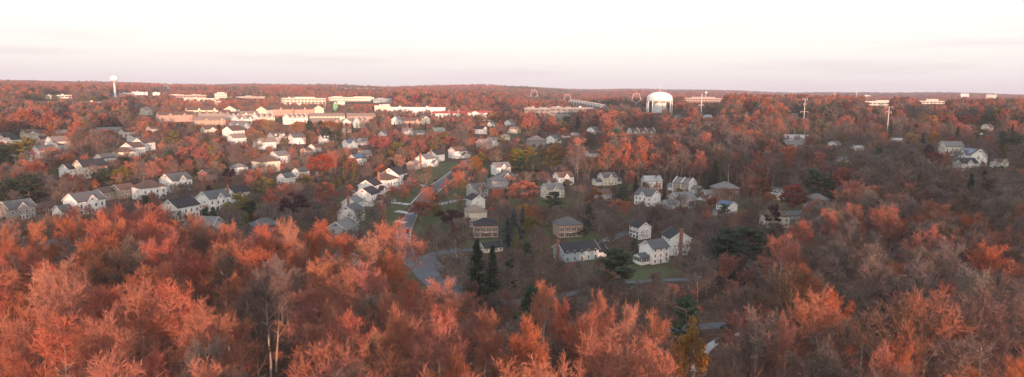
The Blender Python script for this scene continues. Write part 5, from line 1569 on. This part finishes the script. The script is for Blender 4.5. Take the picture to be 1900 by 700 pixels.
# single bare trees: x, top, crown px, height, shape, colour (rust where sunlight is painted in), label
BT = [
 (735, 408, 125, 28, 'tall', 'rust', 'widest sunlit coral tree, leaning its crown over the bend of the street'),
 (690, 432, 120, 28, 'tall', 'rust', 'tall sunlit coral tree with a long bare trunk west of the street bend'),
 (640, 425, 110, 27, 'tall', 'rust', 'sunlit coral tree in front of the last pale grey house of the row'),
 (850, 470, 95, 11, 'yard', 'grey', 'round grey bare tree between the street bend and the dark conifers'),
 (822, 492, 80, 10, 'yard', 'brown', 'brown bare tree beside the street bend'),
 (878, 520, 60, 8, 'yard', 'brown', 'small brown bare tree at the foot of the dark conifers'),
 (950, 458, 84, 12, 'yard', 'grey', 'broad grey bare tree east of the dark conifers, upper one'),
 (938, 498, 90, 11, 'yard', 'grey', 'broad grey bare tree east of the dark conifers, lower one'),
 (1020, 470, 90, 10, 'yard', 'brown', 'brown bare tree before the long pale blue house, west one'),
 (1075, 482, 90, 9, 'yard', 'grey', 'grey bare tree before the long pale blue house, east one'),
 (1110, 476, 60, 9, 'yard', 'brown', 'brown bare tree under the small wing of the pale blue house'),
 (1282, 446, 104, 16, 'yard', 'brown', 'wide brown bare tree east of the chimney of the white gabled house'),
 (1215, 505, 70, 16, 'midtall', 'brown', 'slim brown bare tree standing on the path below the white sunroom house'),
 (1135, 396, 100, 13, 'yard', 'grey', 'broad grey bare tree west of the narrow white gable'),
 (1122, 374, 50, 12, 'midtall', 'grey', 'bare tree with pale spreading limbs above the broad grey one'),
 (1290, 372, 40, 13, 'midtall', 'grey', 'bare tree with pale limbs in the dark wood by the solar roofed house'),
 (855, 402, 90, 12, 'yard', 'grey', 'grey bare tree beside the brick colonial'),
 (712, 362, 70, 10, 'yard', 'brown', 'brown bare tree in front of the third white house of the row'),
 (690, 386, 76, 10, 'yard', 'grey', 'grey bare tree in front of the nearest white gable of the row'),
 (790, 322, 44, 8, 'yard', 'brown', 'brown bare street tree near the dark car'),
 (800, 370, 30, 8, 'yard', 'grey', 'grey bare street tree on the east verge'),
 (528, 342, 60, 13, 'yard', 'rust', 'bare tree with pale pinkish limbs between the yellow green tree and the cypresses'),
 (500, 375, 70, 12, 'yard', 'grey', 'grey bare tree below the yellow green tree'),
 (585, 370, 80, 12, 'yard', 'grey', 'grey bare tree below the rounded salmon tree'),
 (400, 300, 44, 12, 'yard', 'brown', 'brown bare tree beside the pinkish tan gable'),
 (378, 320, 50, 13, 'yard', 'rust', 'pinkish bare tree hiding part of the pinkish tan gable'),
 (30, 342, 60, 10, 'yard', 'brown', 'round brown bare tree over the grey stone house'),
 (100, 336, 50, 12, 'midtall', 'grey', 'bare tree with pale forked limbs over the long white house'),
 (240, 300, 60, 14, 'midtall', 'rust', 'tall sunlit brown tree beside the green back lawn'),
 (90, 272, 80, 14, 'yard', 'rust', 'wide rust bare tree east of the lone white gable'),
 (180, 240, 70, 15, 'yard', 'rust', 'wide peach lit bare tree west of the bright cluster'),
 (150, 252, 44, 13, 'yard', 'rust', 'round peach lit bare tree east of the pink lit roof'),
 (306, 238, 50, 15, 'yard', 'rust', 'spreading rust bare tree just east of the bright cluster'),
 (262, 225, 40, 18, 'midtall', 'rust', 'pale limbed bare tree above the bright cluster'),
 (1215, 316, 60, 10, 'yard', 'brown', 'golden brown bare tree before the pale blue grey roof'),
 (1265, 360, 90, 10, 'yard', 'grey', 'lattice of bare grey limbs before the pale grey house'),
 (1345, 348, 60, 9, 'yard', 'brown', 'brown bare tree before the brick hip roofed house'),
 (265, 372, 78, 28, 'tall', 'rust', 'highest sunlit coral tree of the western wood, reaching up between two white houses'),
 (300, 380, 78, 28, 'tall', 'rust', 'sunlit coral tree just east of the highest one of the western wood'),
 (228, 384, 78, 28, 'tall', 'rust', 'sunlit coral tree just west of the highest one of the western wood'),
 (175, 392, 78, 28, 'tall', 'rust', 'sunlit coral tree under the long white gabled house'),
 (125, 398, 78, 28, 'tall', 'rust', 'sunlit coral tree under the low brown roofed brick house'),
 (345, 402, 78, 28, 'tall', 'rust', 'sunlit coral tree before the grey gabled brick fronted house'),
 (425, 408, 78, 28, 'tall', 'rust', 'sunlit coral tree between the two sunk houses at the wood edge'),
 (482, 412, 78, 28, 'tall', 'rust', 'sunlit coral tree before the sunk brick house with dark roof'),
 (545, 408, 78, 28, 'tall', 'rust', 'sunlit coral tree under the dark maroon trees'),
 (592, 404, 78, 28, 'tall', 'rust', 'sunlit coral tree under the rounded salmon and grey bare trees'),
 (60, 404, 78, 28, 'tall', 'rust', 'sunlit coral tree before the low end of the grey stone house'),
 (15, 412, 78, 28, 'tall', 'rust', 'sunlit coral tree before the grey stone house at the very edge'),
 (820, 556, 80, 27, 'tall', 'rust', 'ember red tree top west of the other strip crowns, beside the bend of the street'),
 (905, 572, 80, 27, 'tall', 'rust', 'ember red crown south of the dark conifer pair'),
 (985, 590, 80, 27, 'tall', 'rust', 'ember red crown right below the lone highest ember red top'),
 (1045, 548, 84, 27, 'tall', 'rust', 'ember red crown just east of the lone highest ember red top'),
 (1112, 542, 90, 27, 'tall', 'rust', 'ember red crown under the brown bare trees of the long pale blue house'),
 (1165, 552, 84, 27, 'tall', 'rust', 'ember red crown beneath the path bend and the green lawn'),
 (1222, 566, 70, 27, 'tall', 'rust', 'ember red crown west of the golden orange leafy tree'),
 (745, 575, 84, 27, 'tall', 'rust', 'ember red crown near the green verge at the street bend'),
 (1560, 545, 110, 27, 'tall', 'rust', 'widest coral lit crown of the shaded eastern wood'),
 (1492, 492, 90, 27, 'tall', 'rust', 'coral tipped crown of the eastern wood nearest the path end'),
 (1440, 592, 80, 27, 'tall', 'rust', 'coral lit crown of the eastern wood beside the glimpsed road'),
 (1640, 634, 90, 27, 'tall', 'rust', 'coral lit crown low in the eastern wood, first of two neighbours'),
 (1700, 640, 80, 27, 'tall', 'rust', 'coral lit crown low in the eastern wood, second of two neighbours'),
 (1545, 384, 80, 27, 'tall', 'rust', 'coral crown of the sunlit grove below the grey low hip roof'),
 (1592, 374, 80, 27, 'tall', 'rust', 'highest coral crown of the sunlit grove above the eastern wood'),
 (1642, 382, 80, 27, 'tall', 'rust', 'coral crown at the east end of the sunlit grove'),
 (1452, 426, 84, 27, 'tall', 'rust', 'coral tipped brown crown below the stucco house'),
 (1012, 512, 60, 26, 'tall', 'rust', 'lone ember red tree top standing highest below the grey bare trees'),
]
for (px, yt, w, H, k, c, lab) in BT:
    p = P(px, yt, H)
    dist = proj(p.x, p.y, p.z)[2]
    bw = {'tall': 15, 'yard': 12.5, 'midtall': 14.5}[k] * H / {'tall': 27, 'yard': 13, 'midtall': 22}[k]
    wf = min(1.8, max(.6, 1.05 * w / FPX * dist / bw))
    tree_thing(k, rnd.randrange(9), c, p, H, wf, rnd.uniform(0, 6.28), lab)
    PLACED.append((p.x, p.y, wf * bw * .25))
NOWN = 236

# ------------------------------------------------------------------ everything else
def edge_r(px):
    T_ = [(-300, 214), (0, 212), (560, 206), (640, 200), (700, 188), (770, 178), (800, 140), (900, 124), (1180, 118), (1330, 124), (1390, 150), (1420, 205), (1480, 235), (1520, 330), (1560, 400), (2200, 430)]
    for (a, b), (c, d) in zip(T_, T_[1:]):
        if px < c: return b + (d - b) * (px - a) / (c - a)
    return T_[-1][1]

from mathutils import noise as _mn
def patchy(x, y, s=110.0):
    return _mn.noise(Vector((x / s, y / s, 3.7))) + .5 * _mn.noise(Vector((x / s * 2.7, y / s * 2.7, 9.1)))

def near_line(x, y):
    for pts, hw in KEEP:
        for q in pts[::2]:
            if (q.x - x) ** 2 + (q.y - y) ** 2 < hw * hw: return True
    return False

HGRID = {}
for i, h in enumerate(HOUSES):
    HGRID.setdefault((int(h[0] // 40), int(h[1] // 40)), []).append(h)
def blocked(x, y, pad):
    cx, cy = int(x // 40), int(y // 40)
    for i in (-1, 0, 1):
        for j in (-1, 0, 1):
            for h in HGRID.get((cx + i, cy + j), ()):
                if math.hypot(h[0] - x, h[1] - y) < h[2] + pad: return True
    for bx, by, hw, dp in BLDS:
        if abs(bx - x) < hw + 60 and math.hypot(bx - x, by + dp / 2 - y) < max(hw, dp) * .95 and abs(by + dp / 2 - y) < dp * .7 + 6: return True
    for tx, ty, tr in PLACED:
        if abs(tx - x) < 9 and math.hypot(tx - x, ty - y) < tr + pad * .5: return True
    return False

def max_height(x, y, z, dist, halfw, soft=0.0):
    """tallest tree that keeps the houses and single trees seen behind it in view"""
    q = proj(x, y, z)
    if q is None: return 99
    hp = halfw * FPX / dist * .92
    best = 99
    for (x0, x1, yt, yv, d) in OCC:
        if d > dist + 2 and q[0] + hp > x0 and q[0] - hp < x1:
            # top of the tree must stay under the visible foot
            lim = yv - (yv - yt) * soft
            if q[1] < yt: continue
            best = min(best, max(0.0, (q[1] - lim) / FPX * dist))
    return best
OCC = [(h[3] + 2, h[4] - 2, h[5], h[6] - 1, h[7]) for h in HOUSES] + [(b[0], b[1], b[2], b[2] + (b[3] - b[2]) * .75, b[4]) for b in BOX]
for (x0, x1, yt, yv, d) in [(1200, 1249, 165, 209, 900), (611, 692, 181, 194, 1450), (526, 603, 183, 191, 1200), (325, 375, 177, 182, 1500), (350, 395, 183, 185, 1350), (695, 826, 197, 201, 1000),
        (800, 916, 203, 209, 930), (1060, 1122, 185, 198, 1000), (973, 1100, 201, 203, 850), (1271, 1338, 181, 192, 1500), (1607, 1647, 187, 198, 1300), (1707, 1750, 184, 194, 1500), (1492, 1496, 184, 220, 720),
        (1649, 1651, 198, 216, 660), (1172, 1190, 174, 196, 1300), (206, 216, 141, 180, 1600), (215, 300, 171, 177, 1800), (1300, 1305, 174, 206, 720), (440, 490, 180, 185, 1500), (399, 420, 174, 182, 1600), (82, 131, 177, 183, 1400),
        (775, 850, 320, 375, 330), (745, 790, 372, 415, 330), (1165, 1235, 500, 522, 240), (785, 865, 485, 545, 245), (693, 727, 184, 193, 1400), (1106, 1140, 221, 228, 600), (983, 1000, 167, 180, 1650), (1046, 1060, 175, 184, 1500)]:
    OCC.append((x0, x1, yt, yv, d))

cand = []
def scatter_polar(r0, r1, spacing_f, azmax=.70):
    r = r0
    while r < r1:
        sp = spacing_f(r)
        n = int(2 * azmax * r / sp)
        for i in range(n):
            az = -azmax + 2 * azmax * (i + rnd.random()) / n
            rr = r + rnd.uniform(-.5, .5) * sp
            yield rr * math.sin(az), rr * math.cos(az), rr
        r += sp * .92

NEAR = []
STUFF = []
for x, y, r in scatter_polar(58, 300, lambda r: 9.6 if r < 215 else 7.4):
    z = ground(x, y)
    q = proj(x, y, z)
    if q is None: continue
    px = q[0]
    if px < -160 or px > 2060: continue
    wood = r < edge_r(px)
    if wood:
        if near_line(x, y): continue
        H = rnd.uniform(21, 30)
        if rnd.random() < .12: H = rnd.uniform(12, 19)
        if 800 < px < 1400: H *= .93
        key = 'tall'
        c = rnd.choices(TWC, [.84, .12, .04])[0] if px < 1350 else rnd.choices(TWC, [.22, .48, .30])[0]  # west gets sunlit rust, east darker twigs: shade put into the colour choice
        if px > 1450 and r > 200: H *= .9
        zone = 'W' if px < 660 else ('M' if px < 1380 else 'E')
    else:
        if rnd.random() < .12: continue
        if near_line(x, y): continue
        H = rnd.uniform(9, 16)
        if 800 < px < 1420 and r < 215: H = rnd.uniform(7, 15)
        key = 'yard' if H < 15 else 'midtall'
        c = rnd.choices(TWC, [.03, .35, .62])[0]  # garden twigs mostly grey and brown, which paints their shade into the colour
        tq = rnd.random()
        if tq < .07: key, c, H = 'pine', 'green', H * .85
        elif tq < .11: key, c, H = 'leafy', 'olive', H * .75
        zone = 'S'
    if blocked(x, y, 1.2): continue
    mh = max_height(x, y, z, q[2], H * (.24 if wood else .38), (.75 if px < 560 else .4) if wood else .12)
    if rnd.random() < .04: mh = 99
    if H > mh:
        if mh < 6 : continue
        H = mh
        if H < 15 and key in ('tall', 'midtall'): key = 'yard'
    cand.append((x, y, z, r, H, key, c, zone, px, q))

def slope_zone(px, py, r):
    if px < 240: return 'a'
    return 'b'
for x, y, r in scatter_polar(300, 720, lambda r: 6.6 + r * .004):
    z = ground(x, y)
    q = proj(x, y, z)
    if q is None or q[0] < -60 or q[0] > 1960: continue
    px = q[0]
    if near_line(x, y): continue
    forest = (1225 < px < 1500 and 400 < r) or (px > 1500 and r < 430) or (1050 < px <= 1225 and 420 < r < 640) or (px < 340 and r > 560)
    if not forest and rnd.random() < .12: continue
    H = rnd.uniform(17, 24) if forest else rnd.uniform(8.5, 16.5)
    t = rnd.random()
    key = 'midtall' if forest else 'yard'
    c = (rnd.choices(TWC, [.08, .52, .40])[0] if px > 1480 else rnd.choices(TWC, [.28, .42, .30])[0]) if forest else rnd.choices(TWC, [.14 if px > 900 else .3, .46, .40])[0]  # eastern forest and gardens lean brown and grey, shade put into twig colour
    if (t < .045) if forest else (t < .12):
        key = rnd.choice(['leafy', 'leafy', 'oval']); c = rnd.choices(LC, [.08, .22, .14, .2, .06, .30])[0]; H *= .85
    elif (t < .06) if forest else (t < .24):
        key = rnd.choice(['pine', 'spruce', 'cypress']); c = rnd.choices(NC, [.62, .05, .33])[0]
    if blocked(x, y, 1.2): continue
    mh = max_height(x, y, z, q[2], H * (.26 if forest else .38), .15 if rnd.random() < .4 else .0)
    if rnd.random() < .02: mh = 99
    if H > mh:
        if mh < 5: continue
        H = mh
    cand.append((x, y, z, r, H, key, c, 'F' if forest else 'Y', px, q))

# the biggest 290 bare trees are things of their own
bare = [t for t in cand if t[5] in ('tall', 'yard', 'midtall')]
def seen(t):
    q = t[9]; top = q[1] - t[4] / q[2] * FPX
    return -20 < q[0] < 1920 and top < 690
def pxsize(t): return t[4] / t[9][2] * (1 if seen(t) else .01)
bare.sort(key=pxsize, reverse=True)
own = set(id(t) for t in bare[:NOWN])

ZL = {
 ('W', 'near'): ('one of the nearest bare rust trees in the wood below the western houses', 'nearest trees of the western wood'),
 ('W', 'mid'): ('tall bare rust tree in the middle of the wood below the western houses', 'middle trees of the western wood'),
 ('W', 'far'): ('tall bare rust tree at the upper edge of the wood, just under the western houses', 'edge trees of the western wood'),
 ('M', 'near'): ('bare tree with ember red top in the nearest rows below the path', 'nearest trees of the middle strip'),
 ('M', 'mid'): ('bare tree with ember red top at the upper side of the strip below the path', 'upper trees of the middle strip'),
 ('M', 'far'): ('tall bare sunlit tree standing by the bend of the street', 'bare trees by the street bend'),
 ('E', 'near'): ('tall brown bare tree in the nearest part of the shaded eastern wood', 'nearest trees of the eastern wood'),
 ('E', 'mid'): ('tall bare tree with red tinged top in the shaded middle of the eastern wood', 'middle trees of the eastern wood'),
 ('E', 'far'): ('tall bare tree of the upper eastern wood, behind the sunlit grove', 'upper trees of the eastern wood'),
 ('S', 'near'): ('grey brown bare tree in the shaded gardens below the houses', 'bare garden trees'),
 ('S', 'mid'): ('grey brown bare tree in the shaded gardens below the houses', 'bare garden trees'),
 ('S', 'far'): ('bare tree with brown twigs standing between the nearer houses', 'bare trees between the nearer houses'),
 ('Y', 'far'): ('bare tree with brown twigs standing between the nearer houses', 'bare trees between the nearer houses'),
 ('F', 'far'): ('tall bare tree in the forest that climbs behind the eastern gardens', 'bare trees of the climbing forest'),
}
for t in bare[:NOWN]:
    (x, y, z, r, H, key, c, zone, px, q) = t
    b = 'near' if r < 125 else ('mid' if r < 175 else 'far')
    lab, grp = ZL.get((zone, b)) or ZL[(zone, 'far')]
    tree_thing(key, rnd.randrange(12), c, (x, y, z), H, rnd.uniform(.85, 1.2), rnd.uniform(0, 6.28), lab, 'tree', grp)

FZL = {'leafy': ('small leafy autumn tree scattered among the houses and woods', 'scattered autumn trees'), 'oval': ('upright leafy autumn tree scattered among the houses and woods', 'scattered upright autumn trees'),
       'pine': ('green garden pine scattered among the houses and woods', 'scattered pines'), 'spruce': ('dark spruce scattered among the houses and woods', 'scattered spruces'), 'cypress': ('narrow dark cypress scattered among the houses and woods', 'scattered cypresses')}
SCT = Scatter([('midtall', TWC), ('yard', TWC), ('fartall', TWC), ('farleaf', ['red', 'salmon', 'orange', 'rustleaf', 'olive']), ('farpine', ['green', 'gold']), ('tall', TWC), ('leafy', LC), ('oval', LC), ('pine', NC), ('spruce', NC), ('cypress', NC)])
for t in cand:
    (x, y, z, r, H, key, c, zone, px, q) = t
    if key in FZL and not (r > (420 if key in ('leafy', 'oval') else 560)):
        lab, grp = FZL[key]
        tree_thing(key, rnd.randrange(12), c, (x, y, z), H, rnd.uniform(.85, 1.25), rnd.uniform(0, 6.28), lab, 'tree', grp)
    elif id(t) not in own:
        SCT.add(key, rnd.randrange(12), c, (x, y, z), H, rnd.uniform(.85, 1.25), rnd.uniform(0, 6.28))
n_mid = len(SCT.items)
# far woods
for x, y, r in scatter_polar(720, 3600, lambda r: 8.5 + max(0, (r - 720)) * .0052, .68):
    z = ground(x, y)
    H = rnd.uniform(14, 22) * (1 + max(0, r - 1500) * .00012)
    q = proj(x, y, z)
    if q is None: continue
    px = q[0]
    if blocked(x, y, 3): continue
    suburb = (240 < px < 940 and r < 1150)
    if suburb and rnd.random() < .35: continue
    if suburb: H *= .62
    if 240 < px < 740 and 1150 < r < 2000: H *= .6
    if 240 < px < 740 and 1150 < r < 2000 and rnd.random() < .35: continue
    mh = max_height(x, y, z, q[2], H * .3)
    if H > mh:
        if mh < 5: continue
        H = mh
    t = rnd.random(); pn = patchy(x, y, 90 + r * .08); pe = patchy(x + 900, y - 400, 70 + r * .06)
    H *= 1 + .22 * pn
    if pe > .42: t = .05 + rnd.random() * .14
    if t < .05: SCT.add('farleaf', rnd.randrange(2), rnd.choices(['red', 'salmon', 'orange', 'rustleaf', 'olive'], [.2, .3, .15, .25, .1])[0], (x, y, z), H, rnd.uniform(.9, 1.3), rnd.uniform(0, 6.28))
    elif t < (.17 if pe > .42 else .09): SCT.add('farpine', rnd.randrange(2), rnd.choice(['green', 'green', 'gold']), (x, y, z), H * .9, rnd.uniform(.9, 1.3), rnd.uniform(0, 6.28))
    else: SCT.add('fartall', rnd.randrange(4), rnd.choices(TWC, [max(.05, .42 + .9 * pn), .33, max(.05, .30 - .7 * pn)])[0], (x, y, z), H, rnd.uniform(.95, 1.4), rnd.uniform(0, 6.28))
# behind the viewpoint: the wooded rise that shades the eastern wood
for i in range(2200):
    x = rnd.uniform(190, 820); y = rnd.uniform(-330, -20)
    SCT.add('fartall', rnd.randrange(4), 'brown', (x, y, ground(x, y)), rnd.uniform(18, 25), rnd.uniform(1, 1.3), rnd.uniform(0, 6.28))
SCT.build('woodland', 'mass of bare rust and brown trees covering the slopes beyond the near houses')
FAR = Scatter([('fartall', TWC), ('farpine', ['green'])])
for x, y, r in scatter_polar(3600, 8200, lambda r: 26 + (r - 3600) * .008, .68):
    z = ground(x, y)
    k = rnd.random(); pn = patchy(x, y, 420); k = k * (.25 if patchy(x + 999, y, 300) > .4 else 1)
    FAR.add('farpine' if k < .06 else 'fartall', rnd.randrange(4), 'green' if k < .06 else rnd.choices(TWC, [max(.05, .4 + pn), .33, max(.05, .3 - .7 * pn)])[0], (x, y, z - 4), rnd.uniform(20, 27), rnd.uniform(2.2, 3.4), rnd.uniform(0, 6.28))
FAR.build('far_woods', 'far wooded ridges fading to mauve along the horizon')

# brush on the floor of the near wood
UB = Scatter([('yard', TWC)])
for x, y, r in scatter_polar(60, 230, lambda r: 6.5):
    q = proj(x, y, 0)
    if q is None or not -100 < q[0] < 2000 or near_line(x, y) or blocked(x, y, 0): continue
    if max_height(x, y, 0, q[2], 1) < 4: continue
    UB.add('yard', rnd.randrange(4), rnd.choices(TWC, [.2, .45, .35])[0], (x, y, ground(x, y) - .4), rnd.uniform(2.5, 5.5), rnd.uniform(1.1, 1.8), rnd.uniform(0, 6.28))
UB.build('undergrowth', 'tangled grey brown brush on the floor of the near wood')
print('TREES own', len(own), 'cand', len(cand), 'stuff', len(SCT.items), 'far', len(FAR.items), 'ub', len(UB.items))
print('HOUSES', len(HOUSES)); 
for s in SLOG: print('S', s)
for s in BLK: print('B', s)
# ------------------------------------------------------------------ sky, sun, air
SUN_AZ, SUN_EL = 162.0, 3.4          # compass bearing from +Y clockwise (behind the camera, a little to the right)
w = bpy.data.worlds.new('World'); SC.world = w; w.use_nodes = True
N, L = w.node_tree.nodes, w.node_tree.links
bg = N['Background']
sky = N.new('ShaderNodeTexSky'); sky.sky_type = 'NISHITA'; sky.sun_disc = False
sky.sun_elevation = R(SUN_EL); sky.sun_rotation = R(SUN_AZ); sky.air_density = 1.0; sky.dust_density = 1.5
L.new(sky.outputs[0], bg.inputs['Color']); bg.inputs['Strength'].default_value = .05
tc = N.new('ShaderNodeTexCoord')
sp = N.new('ShaderNodeSeparateXYZ'); L.new(tc.outputs['Generated'], sp.inputs[0])
cr = N.new('ShaderNodeValToRGB')
stops = [(0.0, (.78, .775, .815)), (.012, (.81, .80, .835)), (.035, (.87, .855, .875)), (.06, (.94, .92, .925)), (.10, (.99, .97, .955)), (.16, (1.0, .99, 1.0)), (.42, (.98, .99, 1.0)), (1.0, (.74, .80, .90))]
while len(cr.color_ramp.elements) < len(stops): cr.color_ramp.elements.new(.5)
for e, (p, c) in zip(cr.color_ramp.elements, stops): e.position = p; e.color = (*c, 1)
L.new(sp.outputs['Z'], cr.inputs[0])
# thin streaks of cloud near the horizon
mp = N.new('ShaderNodeMapping'); mp.inputs['Scale'].default_value = (2.2, 2.2, 34); L.new(tc.outputs['Generated'], mp.inputs[0])
nz = N.new('ShaderNodeTexNoise'); nz.inputs['Scale'].default_value = 1.6; nz.inputs['Detail'].default_value = 6; nz.inputs['Roughness'].default_value = .55
L.new(mp.outputs[0], nz.inputs['Vector'])
mr = N.new('ShaderNodeMapRange'); mr.inputs[1].default_value = .50; mr.inputs[2].default_value = .75; mr.inputs[3].default_value = 0; mr.inputs[4].default_value = .75
L.new(nz.outputs['Fac'], mr.inputs[0])
fade = N.new('ShaderNodeMapRange'); fade.inputs[1].default_value = .02; fade.inputs[2].default_value = .14; fade.inputs[3].default_value = 1; fade.inputs[4].default_value = .12; L.new(sp.outputs['Z'], fade.inputs[0])
mu = N.new('ShaderNodeMath'); mu.operation = 'MULTIPLY'; L.new(mr.outputs[0], mu.inputs[0]); L.new(fade.outputs[0], mu.inputs[1])
mx = N.new('ShaderNodeMix'); mx.data_type = 'RGBA'; L.new(mu.outputs[0], mx.inputs[0]); L.new(cr.outputs[0], mx.inputs[6]); mx.inputs[7].default_value = (.68, .62, .72, 1)
# glow round the low sun
nrm = N.new('ShaderNodeVectorMath'); nrm.operation = 'DOT_PRODUCT'; L.new(tc.outputs['Generated'], nrm.inputs[0])
a_, e_ = R(SUN_AZ), R(SUN_EL)
SD = Vector((math.sin(a_) * math.cos(e_), math.cos(a_) * math.cos(e_), math.sin(e_)))
nrm.inputs[1].default_value = SD
gl = N.new('ShaderNodeMapRange'); gl.inputs[1].default_value = .2; gl.inputs[2].default_value = 1; gl.interpolation_type = 'SMOOTHSTEP'; gl.inputs[3].default_value = 0; gl.inputs[4].default_value = .6; L.new(nrm.outputs['Value'], gl.inputs[0])
m2 = N.new('ShaderNodeMix'); m2.data_type = 'RGBA'; m2.blend_type = 'ADD'; m2.inputs[7].default_value = (1.0, .62, .42, 1)
L.new(gl.outputs[0], m2.inputs[0]); L.new(mx.outputs[2], m2.inputs[6])
bg2 = N.new('ShaderNodeBackground'); bg2.inputs['Strength'].default_value = .71; L.new(m2.outputs[2], bg2.inputs['Color'])
ad = N.new('ShaderNodeAddShader'); L.new(bg.outputs[0], ad.inputs[0]); L.new(bg2.outputs[0], ad.inputs[1])
L.new(ad.outputs[0], N['World Output'].inputs['Surface'])

sd = bpy.data.lights.new('sun', 'SUN'); sd.energy = 5.0; sd.angle = R(.8); sd.color = (1.0, .52, .34)
so = bpy.data.objects.new('sun', sd); COL.objects.link(so)
so.rotation_euler = SD.to_track_quat('Z', 'Y').to_euler()

hz = MB(); hz.box(-6500, 6500, -500, 9500, -12, 190)
hm = bpy.data.materials.new('evening_haze'); hm.use_nodes = True
HN, HL_ = hm.node_tree.nodes, hm.node_tree.links
HN.remove(HN['Principled BSDF'])
pv = HN.new('ShaderNodeVolumePrincipled'); pv.inputs['Color'].default_value = (.80, .85, 1.0, 1); pv.inputs['Density'].default_value = 9.5e-5; pv.inputs['Anisotropy'].default_value = 0.0
HL_.new(pv.outputs[0], HN['Material Output'].inputs['Volume'])
ho = link('haze', hz.mesh('haze', hm)); ho['kind'] = 'stuff'; ho['label'] = 'thin mauve evening haze over the whole landscape'

SC.view_settings.view_transform = 'Standard'; SC.view_settings.look = 'None'
SC.view_settings.exposure = 0.5; SC.view_settings.gamma = 1.0; SC.view_settings.use_curve_mapping = False
SC.render.engine = 'CYCLES'
SC.cycles.use_denoising = True
SC.cycles.max_bounces = 4; SC.cycles.diffuse_bounces = 2; SC.cycles.glossy_bounces = 2; SC.cycles.transmission_bounces = 2; SC.cycles.volume_bounces = 0; SC.cycles.transparent_max_bounces = 4
SC.render.film_transparent = False
SC.cycles.pixel_filter_type = 'BLACKMAN_HARRIS'

for o in bpy.data.objects:
    if o.parent is None and 'label' in o and len(o['label'].split()) > 16: print('LONG', o.name, o['label'])
